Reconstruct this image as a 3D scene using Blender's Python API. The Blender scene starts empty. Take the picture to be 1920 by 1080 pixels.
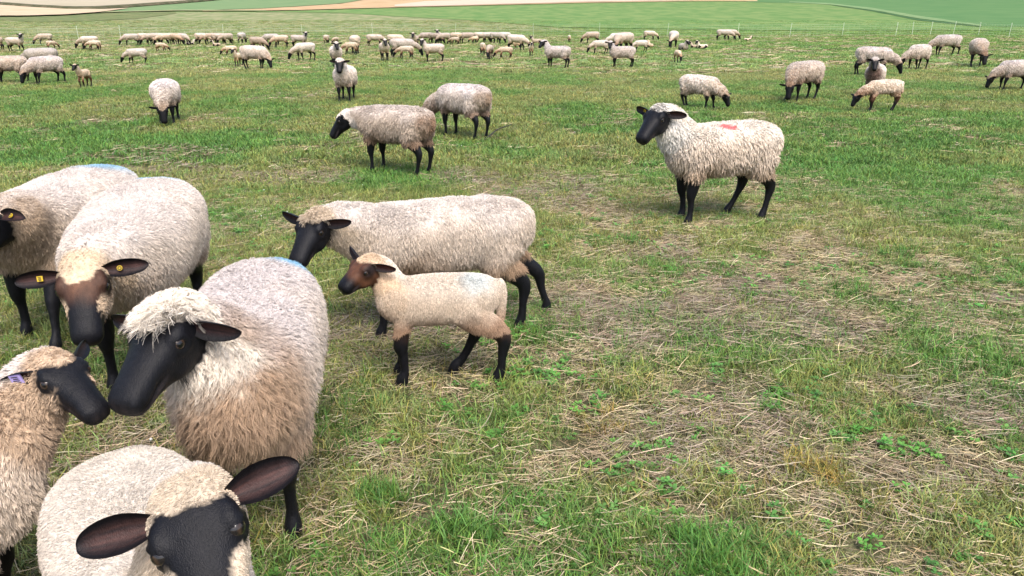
import bpy, math, random
import numpy as np
from mathutils import Vector, kdtree

# ------------------------------------------------------------------ camera, sky, sun
S = bpy.context.scene
COL = S.collection
RNG = np.random.default_rng(7)
CAM_H, FPX, HORIZ = 1.55, 1400.0, 30.0           # metres, focal length in 1920-px, horizon row
PITCH = math.atan((540 - HORIZ) / FPX)
cd = bpy.data.cameras.new('camera'); cam = bpy.data.objects.new('camera', cd); COL.objects.link(cam)
cam.location = (0, 0, CAM_H); cam.rotation_euler = (math.pi / 2 - PITCH, 0, 0)
cd.sensor_width = 36; cd.lens = FPX / 1920 * 36; cd.clip_start = 0.02; cd.clip_end = 6000
S.camera = cam
SUN_EL, SUN_AZ = math.radians(58), math.radians(200)    # high soft sun, over the photographer's right shoulder
w = bpy.data.worlds.new('World'); S.world = w; w.use_nodes = True
nt = w.node_tree; sky = nt.nodes.new('ShaderNodeTexSky'); sky.sky_type = 'NISHITA'; sky.sun_disc = False
sky.sun_elevation = SUN_EL; sky.sun_rotation = math.radians(160); sky.dust_density = 4.0; sky.air_density = 1.0; sky.ozone_density = 1.0
nt.links.new(sky.outputs[0], nt.nodes['Background'].inputs[0]); nt.nodes['Background'].inputs[1].default_value = 0.12
sl = bpy.data.lights.new('sun', 'SUN'); sun = bpy.data.objects.new('sun', sl); COL.objects.link(sun)
sl.energy = 1.2; sl.angle = math.radians(32); sl.color = (1.0, 0.975, 0.94)
sun.rotation_euler = (math.radians(32), 0, math.radians(20))
S.view_settings.view_transform = 'Standard'; S.view_settings.look = 'None'
S.view_settings.exposure = 1.42; S.view_settings.gamma = 1
S.cycles_curves.shape = 'RIBBONS'
S.cycles.max_bounces = 5; S.cycles.diffuse_bounces = 3; S.cycles.glossy_bounces = 2; S.cycles.transmission_bounces = 2; S.cycles.transparent_max_bounces = 4

# ------------------------------------------------------------------ helpers
def sstep(a, b, x):
    t = np.clip((x - a) / (b - a), 0, 1); return t * t * (3 - 2 * t)
def _hash(ix, iy, seed):
    h = (ix.astype(np.int64) * 374761393 + iy.astype(np.int64) * 668265263 + seed * 1442695041) & 0xffffffff
    h = ((h ^ (h >> 13)) * 1274126177) & 0xffffffff
    return ((h ^ (h >> 16)) & 0xffffff) / float(0xffffff)
def vnoise(x, y, seed=0):
    ix, iy = np.floor(x), np.floor(y); fx, fy = x - ix, y - iy
    fx = fx * fx * (3 - 2 * fx); fy = fy * fy * (3 - 2 * fy)
    a = _hash(ix, iy, seed); b = _hash(ix + 1, iy, seed); c = _hash(ix, iy + 1, seed); d = _hash(ix + 1, iy + 1, seed)
    return (a * (1 - fx) + b * fx) * (1 - fy) + (c * (1 - fx) + d * fx) * fy
def fbm(x, y, seed=0, oct=4):
    s = 0; a = .5; t = 0
    for o in range(oct):
        s = s + a * vnoise(x, y, seed + o * 17); t += a; a *= .5; x = x * 2.03 + 5.1; y = y * 2.03 + 3.7
    return s / t
def noise3(p, f, seed):
    return (vnoise(p[:, 0] * f + p[:, 2] * f * .7, p[:, 1] * f - p[:, 2] * f * .6, seed) + vnoise(p[:, 2] * f + 9, p[:, 0] * f * .8 + p[:, 1] * f * .5, seed + 5)) * .5

def terrain(x, y):
    """pasture nearly flat, then a long low hillside"""
    y = np.asarray(y, float); x = np.asarray(x, float)
    t = np.maximum(0, y - 62)
    hill = 0.043 * t * t / (t + 14)
    near = (fbm(x * .45, y * .45, 3, 3) - .5) * .05
    return hill + near
def pix(px, py, z=None):
    """point of the ground seen at a pixel of the 1920x1080 photograph"""
    dx, dv = (px - 960) / FPX, -(py - 540) / FPX
    c, s = math.cos(PITCH), math.sin(PITCH)
    r = (dx, c + dv * s, -s + dv * c)
    if z is not None:
        t = (z - CAM_H) / r[2]; return (r[0] * t, r[1] * t)
    def gap(t):
        q = max(0.0, r[1] * t - 62); return CAM_H + r[2] * t - 0.043 * q * q / (q + 14)
    t = .5
    while t < 5000:
        t2 = t * 1.02
        if gap(t2) < 0:
            for _ in range(24):
                m = (t + t2) / 2
                if gap(m) < 0: t2 = m
                else: t = m
            break
        t = t2
    return (r[0] * t, r[1] * t)

def mesh_obj(name, V, F, mat, parent=None, smooth=True, col=None, link=True):
    me = bpy.data.meshes.new(name); me.from_pydata([tuple(v) for v in V], [], [tuple(f) for f in F]); me.update()
    if smooth: me.polygons.foreach_set('use_smooth', [True] * len(me.polygons))
    if col is not None: set_col(me, col)
    if mat: me.materials.append(mat)
    o = bpy.data.objects.new(name, me)
    if link: COL.objects.link(o)
    if parent: o.parent = parent
    return o
def set_col(me, col, name='col'):
    a = me.color_attributes.new(name, 'FLOAT_COLOR', 'POINT')
    c = np.ones((len(me.vertices), 4), np.float32); c[:, :3] = col; a.data.foreach_set('color', c.ravel())
def tag(o, label, cat, group=None, kind=None):
    if kind: o['kind'] = kind
    if label: o['label'] = label
    if cat: o['category'] = cat
    if group: o['group'] = group
    return o

def new_mat(name):
    m = bpy.data.materials.new(name); m.use_nodes = True
    return m, m.node_tree, m.node_tree.nodes['Principled BSDF']
def N(nt, t, **kw):
    n = nt.nodes.new(t)
    for k, v in kw.items(): setattr(n, k, v)
    return n
def attr(nt, name, typ='GEOMETRY'):
    n = nt.nodes.new('ShaderNodeAttribute'); n.attribute_name = name; n.attribute_type = typ; return n

# ------------------------------------------------------------------ materials
def mat_body(far):
    m, nt, b = new_mat('sheep_coat_far' if far else 'sheep_coat')
    a = attr(nt, 'col'); wl = attr(nt, 'wool')
    tc = N(nt, 'ShaderNodeTexCoord')
    mp = N(nt, 'ShaderNodeMapping'); mp.inputs['Scale'].default_value = (1, 1, .38); nt.links.new(tc.outputs['Object'], mp.inputs[0])
    no = N(nt, 'ShaderNodeTexNoise'); no.inputs['Scale'].default_value = 42 if far else 60; no.inputs['Detail'].default_value = 3
    nt.links.new(mp.outputs[0], no.inputs['Vector'])
    rp = N(nt, 'ShaderNodeMapRange'); rp.inputs['From Min'].default_value = .3; rp.inputs['From Max'].default_value = .7
    rp.inputs['To Min'].default_value = .74; rp.inputs['To Max'].default_value = 1.16; nt.links.new(no.outputs['Fac'], rp.inputs['Value'])
    mix = N(nt, 'ShaderNodeMix', data_type='RGBA', blend_type='MULTIPLY'); mix.inputs[0].default_value = 1
    nt.links.new(a.outputs['Color'], mix.inputs[6]); nt.links.new(rp.outputs[0], mix.inputs[7])
    src = mix.outputs[2]
    if far:
        oi = N(nt, 'ShaderNodeObjectInfo'); r2 = N(nt, 'ShaderNodeMapRange'); r2.inputs['To Min'].default_value = .66; r2.inputs['To Max'].default_value = 1.10
        nt.links.new(oi.outputs['Random'], r2.inputs['Value'])
        m2 = N(nt, 'ShaderNodeMix', data_type='RGBA', blend_type='MULTIPLY'); m2.inputs[0].default_value = 1
        nt.links.new(src, m2.inputs[6]); nt.links.new(r2.outputs[0], m2.inputs[7]); src = m2.outputs[2]
        mm = N(nt, 'ShaderNodeMath', operation='MULTIPLY'); mm.inputs[1].default_value = 13.7; fr = N(nt, 'ShaderNodeMath', operation='FRACT'); nt.links.new(oi.outputs['Random'], mm.inputs[0]); nt.links.new(mm.outputs[0], fr.inputs[0])
        wm = N(nt, 'ShaderNodeMix', data_type='RGBA'); wm.inputs[6].default_value = (1, 1, 1, 1); wm.inputs[7].default_value = (1, .87, .74, 1); nt.links.new(fr.outputs[0], wm.inputs[0])
        m3 = N(nt, 'ShaderNodeMix', data_type='RGBA', blend_type='MULTIPLY'); m3.inputs[0].default_value = 1; nt.links.new(src, m3.inputs[6]); nt.links.new(wm.outputs[2], m3.inputs[7]); src = m3.outputs[2]
    nt.links.new(src, b.inputs['Base Color'])
    rr = N(nt, 'ShaderNodeMapRange'); rr.inputs['To Min'].default_value = .48; rr.inputs['To Max'].default_value = .95
    nt.links.new(wl.outputs['Fac'], rr.inputs['Value']); nt.links.new(rr.outputs[0], b.inputs['Roughness'])
    b.inputs['Specular IOR Level'].default_value = .17
    bs = N(nt, 'ShaderNodeMapRange'); bs.inputs['To Min'].default_value = .0015; bs.inputs['To Max'].default_value = .03 if far else .012
    nt.links.new(wl.outputs['Fac'], bs.inputs['Value'])
    fine = N(nt, 'ShaderNodeTexNoise'); fine.inputs['Scale'].default_value = 420; fine.inputs['Detail'].default_value = 2; nt.links.new(mp.outputs[0], fine.inputs['Vector'])
    b0 = N(nt, 'ShaderNodeBump'); b0.inputs['Strength'].default_value = .5; b0.inputs['Distance'].default_value = .003; nt.links.new(fine.outputs['Fac'], b0.inputs['Height'])
    bp = N(nt, 'ShaderNodeBump'); bp.inputs['Strength'].default_value = .9; nt.links.new(b0.outputs[0], bp.inputs['Normal'])
    nt.links.new(bs.outputs[0], bp.inputs['Distance']); nt.links.new(no.outputs['Fac'], bp.inputs['Height']); nt.links.new(bp.outputs[0], b.inputs['Normal'])
    return m
M_BODY, M_FAR = mat_body(False), mat_body(True)
def mat_hair():
    m, nt, b = new_mat('wool_strands')
    a = attr(nt, 'hcol'); nt.links.new(a.outputs['Color'], b.inputs['Base Color'])
    b.inputs['Roughness'].default_value = .75; b.inputs['Specular IOR Level'].default_value = .2
    return m
M_HAIR = mat_hair()
def mat_plain(name, c, rough=.5, spec=.5):
    m, nt, b = new_mat(name)
    no = N(nt, 'ShaderNodeTexNoise'); no.inputs['Scale'].default_value = 40
    mx = N(nt, 'ShaderNodeMix', data_type='RGBA'); mx.inputs[6].default_value = (*[x * .8 for x in c], 1); mx.inputs[7].default_value = (*c, 1)
    nt.links.new(no.outputs['Fac'], mx.inputs[0]); nt.links.new(mx.outputs[2], b.inputs['Base Color'])
    b.inputs['Roughness'].default_value = rough; b.inputs['Specular IOR Level'].default_value = spec
    return m
def mat_eye():
    m, nt, b = new_mat('sheep_eye')
    a = attr(nt, 'col'); nt.links.new(a.outputs['Color'], b.inputs['Base Color']); b.inputs['Roughness'].default_value = .12
    return m
M_EYE = mat_eye()
M_YTAG = mat_plain('yellow_tag_plastic', (.62, .42, .02), .4); M_LTAG = mat_plain('lilac_tag_plastic', (.5, .42, .85), .4)
M_MARK = mat_plain('tag_print', (.03, .025, .01), .6)

# ------------------------------------------------------------------ sheep: lofted body, voxel-remeshed to one skin
def catmull(A, n):
    A = np.asarray(A, float); m = len(A); t = np.linspace(0, m - 1, n); i = np.clip(t.astype(int), 0, m - 2); f = (t - i)[:, None]
    p0 = A[np.maximum(i - 1, 0)]; p1 = A[i]; p2 = A[i + 1]; p3 = A[np.minimum(i + 2, m - 1)]
    return .5 * (2 * p1 + (p2 - p0) * f + (2 * p0 - 5 * p1 + 4 * p2 - p3) * f ** 2 + (3 * p1 - p0 - 3 * p2 + p3) * f ** 3)
def unit(v):
    v = np.asarray(v, float); return v / np.maximum(1e-9, np.linalg.norm(v, axis=-1, keepdims=True))
def loft(C, Sd, Up, a, bu, bd, seg=20, ex=2.2):
    """rings round a path: half-width a along Sd, bu above and bd below along Up"""
    n = len(C); th = np.linspace(0, 2 * np.pi, seg, endpoint=False)
    cs, sn = np.cos(th), np.sin(th); k = 2 / ex
    cx = np.sign(cs) * np.abs(cs) ** k; sy = np.sign(sn) * np.abs(sn) ** k
    V = []
    for i in range(n):
        hh = np.where(sy > 0, bu[i], bd[i])
        V.append(C[i] + np.outer(cx * a[i], Sd[i]) + np.outer(sy * hh, Up[i]))
    V = np.concatenate(V + [C[:1], C[-1:]]); F = []
    for i in range(n - 1):
        for j in range(seg):
            q = (j + 1) % seg; F.append((i * seg + j, i * seg + q, (i + 1) * seg + q, (i + 1) * seg + j))
    e0, e1 = n * seg, n * seg + 1
    for j in range(seg):
        q = (j + 1) % seg; F.append((e0, q, j)); F.append((e1, (n - 1) * seg + j, (n - 1) * seg + q))
    return V, F

ADULT = dict(L=.93, W=.225, top=.765, bot=.375, head=1.10, neck=1.0, legr=1.0, ear=.15, wool_leg=.365, cap=1.0, lamb=0)
LAMB = dict(L=.50, W=.108, top=.495, bot=.285, head=.70, neck=.60, legr=.82, ear=.10, wool_leg=.25, cap=.5, lamb=1)
YOUNG = dict(L=.74, W=.175, top=.62, bot=.30, head=.86, neck=.82, legr=.88, ear=.145, wool_leg=.27, cap=.8, lamb=.5)
TORSO = [(-.53, .72, .46, .12), (-.505, .84, .30, .46), (-.44, .93, .15, .76), (-.32, .985, .07, .93), (-.14, 1.0, .02, 1.0), (.04, .99, .0, 1.0),
         (.19, .965, .0, .94), (.32, .95, .03, .83), (.42, .90, .10, .68), (.495, .78, .25, .46), (.53, .6, .42, .12)]
# along the head: u, half width, height above axis, depth below axis
HEAD = [(-.06, .045, .035, .04), (-.03, .066, .055, .065), (.02, .074, .062, .088), (.06, .075, .058, .100), (.10, .066, .050, .098), (.145, .055, .043, .080),
        (.19, .049, .037, .065), (.225, .048, .034, .058), (.248, .046, .030, .051), (.264, .037, .020, .038), (.270, .012, .006, .012)]

def head_frame(P):
    y, p, r = [math.radians(P.get(k, 0)) for k in ('yaw', 'pitch', 'roll')]
    u = np.array([math.cos(p) * math.cos(y), math.cos(p) * math.sin(y), math.sin(p)])
    sd = np.array([-math.sin(y), math.cos(y), 0.]); v = np.cross(u, sd)
    s2 = sd * math.cos(r) + v * math.sin(r); v2 = np.cross(u, s2)
    return u, s2, v2

def ear_mesh(base, d, n, l, wd, droop, seg=19, ac=8):
    d = unit(d); s = unit(np.cross(n, d)); n = unit(np.cross(d, s)); V, C = [], []
    for lay in (0, 1):
        for i in range(seg):
            t = 1 - (1 - i / (seg - 1)) ** 1.6; wv = wd * ((.5 + .5 * math.sin(min(1, t / .45) * math.pi / 2)) if t < .45 else math.sqrt(max(.0004, 1 - ((t - .45) / .55) ** 2.1)))
            for j in range(-ac, ac + 1):
                c = j / ac; cup = (c * c) * wv * (.75 - .35 * t) - (0.10 * wd)
                p = base + d * (l * t - .02 * l) + s * (wv * .5 * c * (1 - .18 * c * c)) + n * (cup * .55) + np.array([0, 0, -droop * t * t * l])
                if lay: p = p - n * .005 * (1 - .6 * abs(c)) * (1 - .5 * t)
                V.append(p)
                inner = max(0, 1 - (abs(c) / .66) ** 3) * min(1, (1 - t) * 5) * (1 if lay == 0 else 0)
                pk = np.array([.060, .028, .024]); bk = np.array([.007, .0065, .008])
                C.append(bk + (pk - bk) * inner * (.62 + .22 * math.sin(9 * c + 2 * t) + .22 * math.sin(23 * c + 6 * t + 1)))
    w_ = 2 * ac + 1; F = []
    for lay in (0, 1):
        o = lay * seg * w_
        for i in range(seg - 1):
            for j in range(w_ - 1):
                q = (o + i * w_ + j, o + i * w_ + j + 1, o + (i + 1) * w_ + j + 1, o + (i + 1) * w_ + j)
                F.append(q if lay else q[::-1])
    o = seg * w_
    for i in range(seg - 1):
        for j, fl in ((0, 0), (w_ - 1, 1)):
            q = (i * w_ + j, (i + 1) * w_ + j, o + (i + 1) * w_ + j, o + i * w_ + j); F.append(q[::-1] if fl else q)
    for j in range(w_ - 1):
        a = (seg - 1) * w_ + j; F.append((a, a + 1, o + a + 1, o + a))
    return np.array(V), F, np.array(C)

def sheep_mesh(name, P, voxel, mat):
    """P: proportions + pose. Returns an unlinked mesh object carrying col/wool attributes and a dict of anchors."""
    L, W, top, bot = P['L'], P['W'], P['top'], P['bot']
    parts = []                                       # (V, F, part id)
    lying = P.get('lying', 0)
    zs = -bot * .98 if lying else 0
    T = catmull(TORSO, 26)
    bend = P.get('bend', 0)                          # sideways curve of the trunk
    x = T[:, 0] * L; zt = bot + (top - bot) * T[:, 1] + zs; zb = bot + (top - bot) * T[:, 2] + zs
    zb = zb + P.get('tuck', .06) * (top - bot) * sstep(.0, -.4, T[:, 0])
    zt = zt + P.get('rumpdrop', 0) * (x < 0) * (-x) ; zc = zt * .55 + zb * .45
    C = np.stack([x, bend * (x / L) ** 2, zc], 1)
    nU = np.tile([0, 0, 1.], (len(x), 1)); nS = np.tile([0, 1., 0], (len(x), 1))
    V, F = loft(C, nS, nU, np.maximum(.01, T[:, 3]) * W, zt - zc, zc - zb, 28, 2.25); parts.append((V, F, 0))
    # head and neck
    hs = P['head']; u, sd, v = head_frame(P)
    poll = np.array(P['poll'], float)
    H = catmull(HEAD, 24); sn = P.get('snout', 1.0); H[:, 0] = np.where(H[:, 0] > .08, .08 + (H[:, 0] - .08) * sn, H[:, 0]); HC = poll + np.outer(H[:, 0] * hs, u) + np.outer((.012 * np.sin(np.clip(H[:, 0], 0, .29) * 10.8)) * hs, v)
    wide = P.get('headw', 1.0)
    V, F = loft(HC, np.tile(sd, (24, 1)), np.tile(v, (24, 1)), H[:, 1] * hs * wide, H[:, 2] * hs, H[:, 3] * hs, 24, 2.15); parts.append((V, F, 2))
    for s in (-1, 1):                                # brow and cheek bones
        for (uu, ww, vv, rr, sq) in ((.062, .056, .040, .026, 1.5), (.095, .042, -.035, .034, 1.6)):
            cpt = poll + (u * uu + sd * ww * s * wide + v * vv) * hs; k = np.linspace(-1, 1, 9); r_ = np.sqrt(np.maximum(0, 1 - k * k)) * rr * hs + 1e-4
            V, F = loft(cpt + np.outer(k * rr * sq * hs, u), np.tile(sd, (9, 1)), np.tile(v, (9, 1)), r_ * .75, r_, r_, 10, 2); parts.append((V, F, 2))
    nk = P['neck']; p0 = np.array([.27 * L, bend * .07, bot + (top - bot) * .53 + zs]); p3 = poll - u * .005 * hs - v * .03 * hs
    dist = np.linalg.norm(p3 - p0)
    p1 = p0 + np.array([.45 * dist, 0, P.get('neck_up', .1) * dist]); back = -u * .55 + np.array([-.2, 0, -.35 if P['pitch'] > -60 else .35]); back = unit(back)
    p2 = p3 + back * dist * .30
    t = np.linspace(0, 1, 16)[:, None]
    NC = (1 - t) ** 3 * p0 + 3 * (1 - t) ** 2 * t * p1 + 3 * (1 - t) * t * t * p2 + t ** 3 * p3
    tg = unit(np.gradient(NC, axis=0)); ns = unit((1 - t) * np.array([0, 1., 0]) + t * sd); ns = unit(ns - tg * (ns * tg).sum(1, keepdims=True)); nu = np.cross(tg, ns)
    tt = t[:, 0]; wn = (.158 * (1 - tt) + .078 * tt + .03 * np.sin(tt * np.pi) * P.get('ruff', 0)) * nk; hn = (.140 * (1 - tt) + .088 * tt + .04 * np.sin(tt * np.pi) * P.get('ruff', 0)) * nk
    V, F = loft(NC, ns, nu, wn, hn, hn * 1.05, 20, 2.1); parts.append((V, F, 1))
    # legs
    lr = P['legr']; k = min(1.12, bot / .31)
    for f in (0, 1):
        for s in (-1, 1):
            dx, dy = P.get('feet', {}).get((f, s), (0, 0))
            if lying:
                y0 = s * W * .62
                if f == 0: pts = [(.30 * L, y0, .15), (.40 * L, y0 * 1.02, .07), (.47 * L, y0, .035), (.36 * L, y0 * .9, .03)]
                else: pts = [(-.30 * L, y0 * 1.2, .14), (-.18 * L, y0 * 1.45, .07), (-.02 * L, y0 * 1.45, .04), (.06 * L, y0 * 1.4, .03)]
                rr = [.08, .05, .03, .03]
            elif f == 0:
                y0 = s * W * .46; X = .31 * L
                pts = [(X - .01, y0, bot + .17 * k), (X - .005 + dx * .15, y0 + dy * .2, bot + .02), (X + .012 + dx * .55, y0 + dy * .6, .205 * k), (X + .004 + dx * .72, y0 + dy * .75, .165 * k), (X + dx * .9, y0 + dy * .9, .075 * k), (X + .008 + dx, y0 + dy, .045), (X + .02 + dx, y0 + dy, 0.0), (X + .02 + dx, y0 + dy, -.012)]
                rr = [.085, .060, .0405, .0285, .0250, .0335, .036, .036]
            else:
                y0 = s * W * .50; X = -.36 * L
                pts = [(X + .02, y0 * .9, bot + .42 * (top - bot)), (X + .06 + dx * .1, y0, bot + .06), (X - .035 + dx * .45, y0 + dy * .5, .285 * k), (X - .066 + dx * .62, y0 + dy * .6, .232 * k), (X - .05 + dx * .75, y0 + dy * .75, .15 * k), (X - .035 + dx * .9, y0 + dy * .9, .08 * k), (X - .02 + dx, y0 + dy, .045), (X - .004 + dx, y0 + dy, 0.), (X - .004 + dx, y0 + dy, -.012)]
                rr = [.125, .098, .054, .041, .0275, .0265, .0335, .036, .036]
            rr = np.array(rr, float); lim2 = min(1.0, W / .2 / lr); rr[:2] *= (lim2 if f == 0 else min(1.0, lim2 * 1.3)) if not lying else 1
            pc = catmull(pts, 26); rc = catmull(rr[:, None], 26)[:, 0] * lr
            tg = unit(np.gradient(pc, axis=0)); a_ = np.tile([0, 1., 0], (26, 1)); a_ = unit(a_ - tg * (a_ * tg).sum(1, keepdims=True)); b_ = np.cross(tg, a_)
            V, F = loft(pc, a_, b_, rc * .92, rc * 1.06, rc * 1.06, 14, 2); parts.append((V, F, 3))
    if P.get('tail'):
        tp = catmull([(-.51 * L, 0, bot + (top - bot) * .86), (-.545 * L, 0, bot + (top - bot) * .70), (-.55 * L, 0, bot + (top - bot) * .35), (-.54 * L, .01, bot + (top - bot) * .0)], 12)
        tp[:, 2] += zs; r_ = np.linspace(.028, .016, 12) * P['tail']; tg = unit(np.gradient(tp, axis=0)); a_ = np.tile([0, 1., 0], (12, 1)); b_ = np.cross(tg, a_)
        V, F = loft(tp, a_, b_, r_, r_, r_, 10, 2); parts.append((V, F, 0))
    # join, remesh to one continuous skin
    AV, AF, AP, o = [], [], [], 0
    for V, F, pid in parts:
        AV.append(V); AF += [tuple(i + o for i in f) for f in F]; AP += [pid] * len(V); o += len(V)
    AV = np.concatenate(AV); AP = np.array(AP)
    tmp = mesh_obj('tmp', AV, AF, None)
    md = tmp.modifiers.new('r', 'REMESH'); md.mode = 'VOXEL'; md.voxel_size = voxel; md.adaptivity = 0
    dg = bpy.context.evaluated_depsgraph_get(); ev = tmp.evaluated_get(dg); em = ev.to_mesh()
    nv = len(em.vertices); X = np.empty(nv * 3); em.vertices.foreach_get('co', X); X = X.reshape(-1, 3)
    E_ = np.empty(len(em.edges) * 2, int); em.edges.foreach_get('vertices', E_); E_ = E_.reshape(-1, 2)
    FV = [tuple(p.vertices) for p in em.polygons]; ev.to_mesh_clear()
    bpy.data.objects.remove(tmp)
    deg = np.bincount(E_.ravel(), minlength=nv)[:, None]
    def smooth(A, it, f=.5):
        for _ in range(it):
            sm = np.zeros_like(A); np.add.at(sm, E_[:, 0], A[E_[:, 1]]); np.add.at(sm, E_[:, 1], A[E_[:, 0]])
            A = A * (1 - f) + f * sm / np.maximum(1, deg)
        return A
    kd = kdtree.KDTree(len(AV))
    for i, q in enumerate(AV): kd.insert(q, i)
    kd.balance()
    near = np.array([kd.find(q)[1] for q in X]); pid = AP[near]
    hc = (X - poll) / hs; hu, hv, hw = hc @ u, hc @ v, hc @ sd; hu = np.where(hu > .08, .08 + (hu - .08) / sn, hu)
    isleg = smooth((pid == 3).astype(float)[:, None], 2)[:, 0]
    X0 = X; Xs = smooth(smooth(X, 3), 8 if P.get('detail') else 4)*1.0; headish = sstep(.0, .05, hu) * (pid == 2)
    X = Xs * (1 - headish[:, None] * .6) + X0 * headish[:, None] * .6
    # nostrils and mouth
    if P.get('detail'):
        nr = unit(X - (poll + np.outer(hu * hs, u)))
        g = np.exp(-(((hu - .250) / .012) ** 2 + ((np.abs(hw) - .024) / .009) ** 2 + ((hv - .004) / .012) ** 2)) * (pid == 2)
        mo = np.exp(-(((hv + .026 + (hu - .25) * .25) / .006) ** 2)) * sstep(.15, .19, hu) * (pid == 2)
        X = X - nr * ((g * .015 + mo * .010) * hs)[:, None]
        lip = np.exp(-(((hv + .036 + (hu - .25) * .25) / .006) ** 2)) * sstep(.14, .18, hu) * (pid == 2) + .8 * np.exp(-(((hu - .258) / .016) ** 2 + ((np.abs(hw) - .012) / .008) ** 2 + ((hv - .002) / .014) ** 2)) * (pid == 2)
        ring = np.exp(-(((np.sqrt((hu - .080) ** 2 + (hv - .024) ** 2) - .021) / .006) ** 2)) * (np.abs(hw) > .035) * (pid == 2)
        X = X + nr * (ring * .0060 * hs)[:, None]
    else: lip = np.zeros(len(X))
    # woolliness
    cap = P['cap']; nz = noise3(X, 28, 11) - .5
    lim = .012 + .055 * cap * sstep(.005, .05, hv) * sstep(.075, .02, np.abs(hw)) + .03 * cap * sstep(-.03, -.08, hv) + nz * .02
    wool = np.where(pid == 2, sstep(.012, -.012, hu - lim), 1.0)
    if P.get('cheek'):                               # woolly cheeks below and behind the eye
        eyep = np.exp(-((np.sqrt((hu - .080) ** 2 + (hv - .024) ** 2) / .036) ** 4))
        wool = np.where(pid == 2, np.maximum(wool, sstep(.028, .044, np.abs(hw) + nz * .02) * sstep(P['cheek'], P['cheek'] - .06, hu + nz * .06) * (1 - eyep) * sstep(.05, .03, hv)), wool)
    wl = P['wool_leg'] + zs * 0
    zleg = sstep(wl - .03, wl + .03, X[:, 2] + nz * .05)
    if lying: zleg = np.where(pid == 3, .15, 1)
    wool = np.where(pid == 3, wool * zleg, wool)
    wool = smooth(wool[:, None], 2)[:, 0]; nf = noise3(X, 90, 13) - .5
    wool = sstep(.30, .70, wool + (nf * .9 + nz * .3) * 4 * wool * (1 - wool))
    # colours
    St = P['style']; n1 = noise3(X, 6, 21); n2 = noise3(X, 17, 31)
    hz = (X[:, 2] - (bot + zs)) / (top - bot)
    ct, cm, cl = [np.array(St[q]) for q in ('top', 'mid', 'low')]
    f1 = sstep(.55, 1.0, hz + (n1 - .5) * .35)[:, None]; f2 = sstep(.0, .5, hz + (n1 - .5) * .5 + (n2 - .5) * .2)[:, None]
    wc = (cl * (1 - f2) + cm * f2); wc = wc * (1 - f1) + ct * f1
    if 'chest' in St:                                # stained breast wool
        g = (sstep(.20 * L, .50 * L, X[:, 0]) * sstep(1.45, .75, hz + (n1 - .5) * .6 + (n2 - .5) * .5))[:, None]; wc = wc * (1 - g) + np.array(St['chest']) * g
    if 'rump' in St:
        g = (sstep(-.40 * L, -.52 * L, X[:, 0]) * sstep(1.0, .6, hz) * (.4 + n2))[:, None].clip(0, 1); wc = wc * (1 - g) + np.array(St['rump']) * g
    for (mx, my, rx, ry, mc) in P.get('marks', []):
        g = (np.exp(-(((X[:, 0] - mx) / rx) ** 2 + ((X[:, 1] - my) / ry) ** 2) ** 2) * sstep(.55, .8, hz) * sstep(.25, .55, n2 + .12) * .85)[:, None]; wc = wc * (1 - g) + np.array(mc) * g
    wc = wc * (.90 + .2 * n2)[:, None] * .86
    if 'headwool' in St:
        g = ((pid == 2) | ((pid == 1) & (hu > -.03))).astype(float)[:, None]; g = smooth(g, 6); wc = wc * (1 - g) + np.array(St['headwool']) * (.8 + .5 * n2[:, None]) * g
    bk = np.array(St.get('face', (.0060, .0060, .0080))); fc = np.tile(bk, (nv, 1))
    if 'brow' in St:                                 # brown forehead and cheeks, dark eye rings and muzzle
        er = np.exp(-((((hu - .055) / .065) ** 2 + ((hv - .022) / .040) ** 2) ** 2)) * sstep(.026, .046, np.abs(hw))
        g = (sstep(St.get('brow_to', .17), St.get('brow_to', .17) - .09, hu + nz * .05) * (1 - .9 * er) * (pid == 2))[:, None]
        fc = fc * (1 - g) + np.array(St['brow']) * (.7 + .6 * n2[:, None]) * g
    if 'legup' in St:
        g = (sstep(St['legz'] - .08, St['legz'] + .08, X[:, 2] + nz * .06) * (pid == 3))[:, None]; fc = fc * (1 - g) + np.array(St['legup']) * g
    fc = fc * (1 - lip[:, None]) + np.array((.040, .032, .034)) * lip[:, None]
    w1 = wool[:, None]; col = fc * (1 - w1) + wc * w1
    # far animals: uneven fleece in the geometry itself
    ids = np.array([len(f) for f in FV]); nrm = np.zeros_like(X); Q = np.array([f[:3] for f in FV]); fn = np.cross(X[Q[:, 1]] - X[Q[:, 0]], X[Q[:, 2]] - X[Q[:, 0]])
    for c in range(3): np.add.at(nrm, Q[:, c], fn)
    nrm = unit(nrm)
    am = P.get('lump', .006); X = X + nrm * ((noise3(X * np.array([1, 1, .6]), 16, 41) - .5) * 2 * am * wool + (noise3(X * np.array([1, 1, .5]), 38, 43) - .5) * am * wool)[:, None]
    # ears
    Vs, Fs, Cs, Ws, o = [X], list(FV), [col], [wool], nv
    anch = dict(poll=poll, u=u, sd=sd, v=v, hs=hs, ears=[])
    for s in (1, -1):
        ed = P.get('ears', {}).get(s, (-.25, 1.0, .08)); fw = P.get('earface', (.75, 0, .25))
        base = poll + (u * .022 + sd * s * .060 * wide + v * .028) * hs
        d = unit(u * ed[0] + sd * s * ed[1] + v * ed[2]); nn = unit(u * fw[0] + v * fw[2] + sd * s * fw[1])
        EV, EF, EC = ear_mesh(base, d, nn * 1.0, P['ear'], P['ear'] * P.get('earw', .50), P.get('droop', .12))
        if P.get('earcol') is not None: EC = EC * np.array(P['earcol'])
        Vs.append(EV); Fs += [tuple(i + o for i in f) for f in EF]; Cs.append(EC); Ws.append(np.zeros(len(EV))); o += len(EV)
        anch['ears'].append((s, base, d, nn))
    o_ = mesh_obj(name, np.concatenate(Vs), Fs, mat, col=np.concatenate(Cs), link=False)
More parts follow.
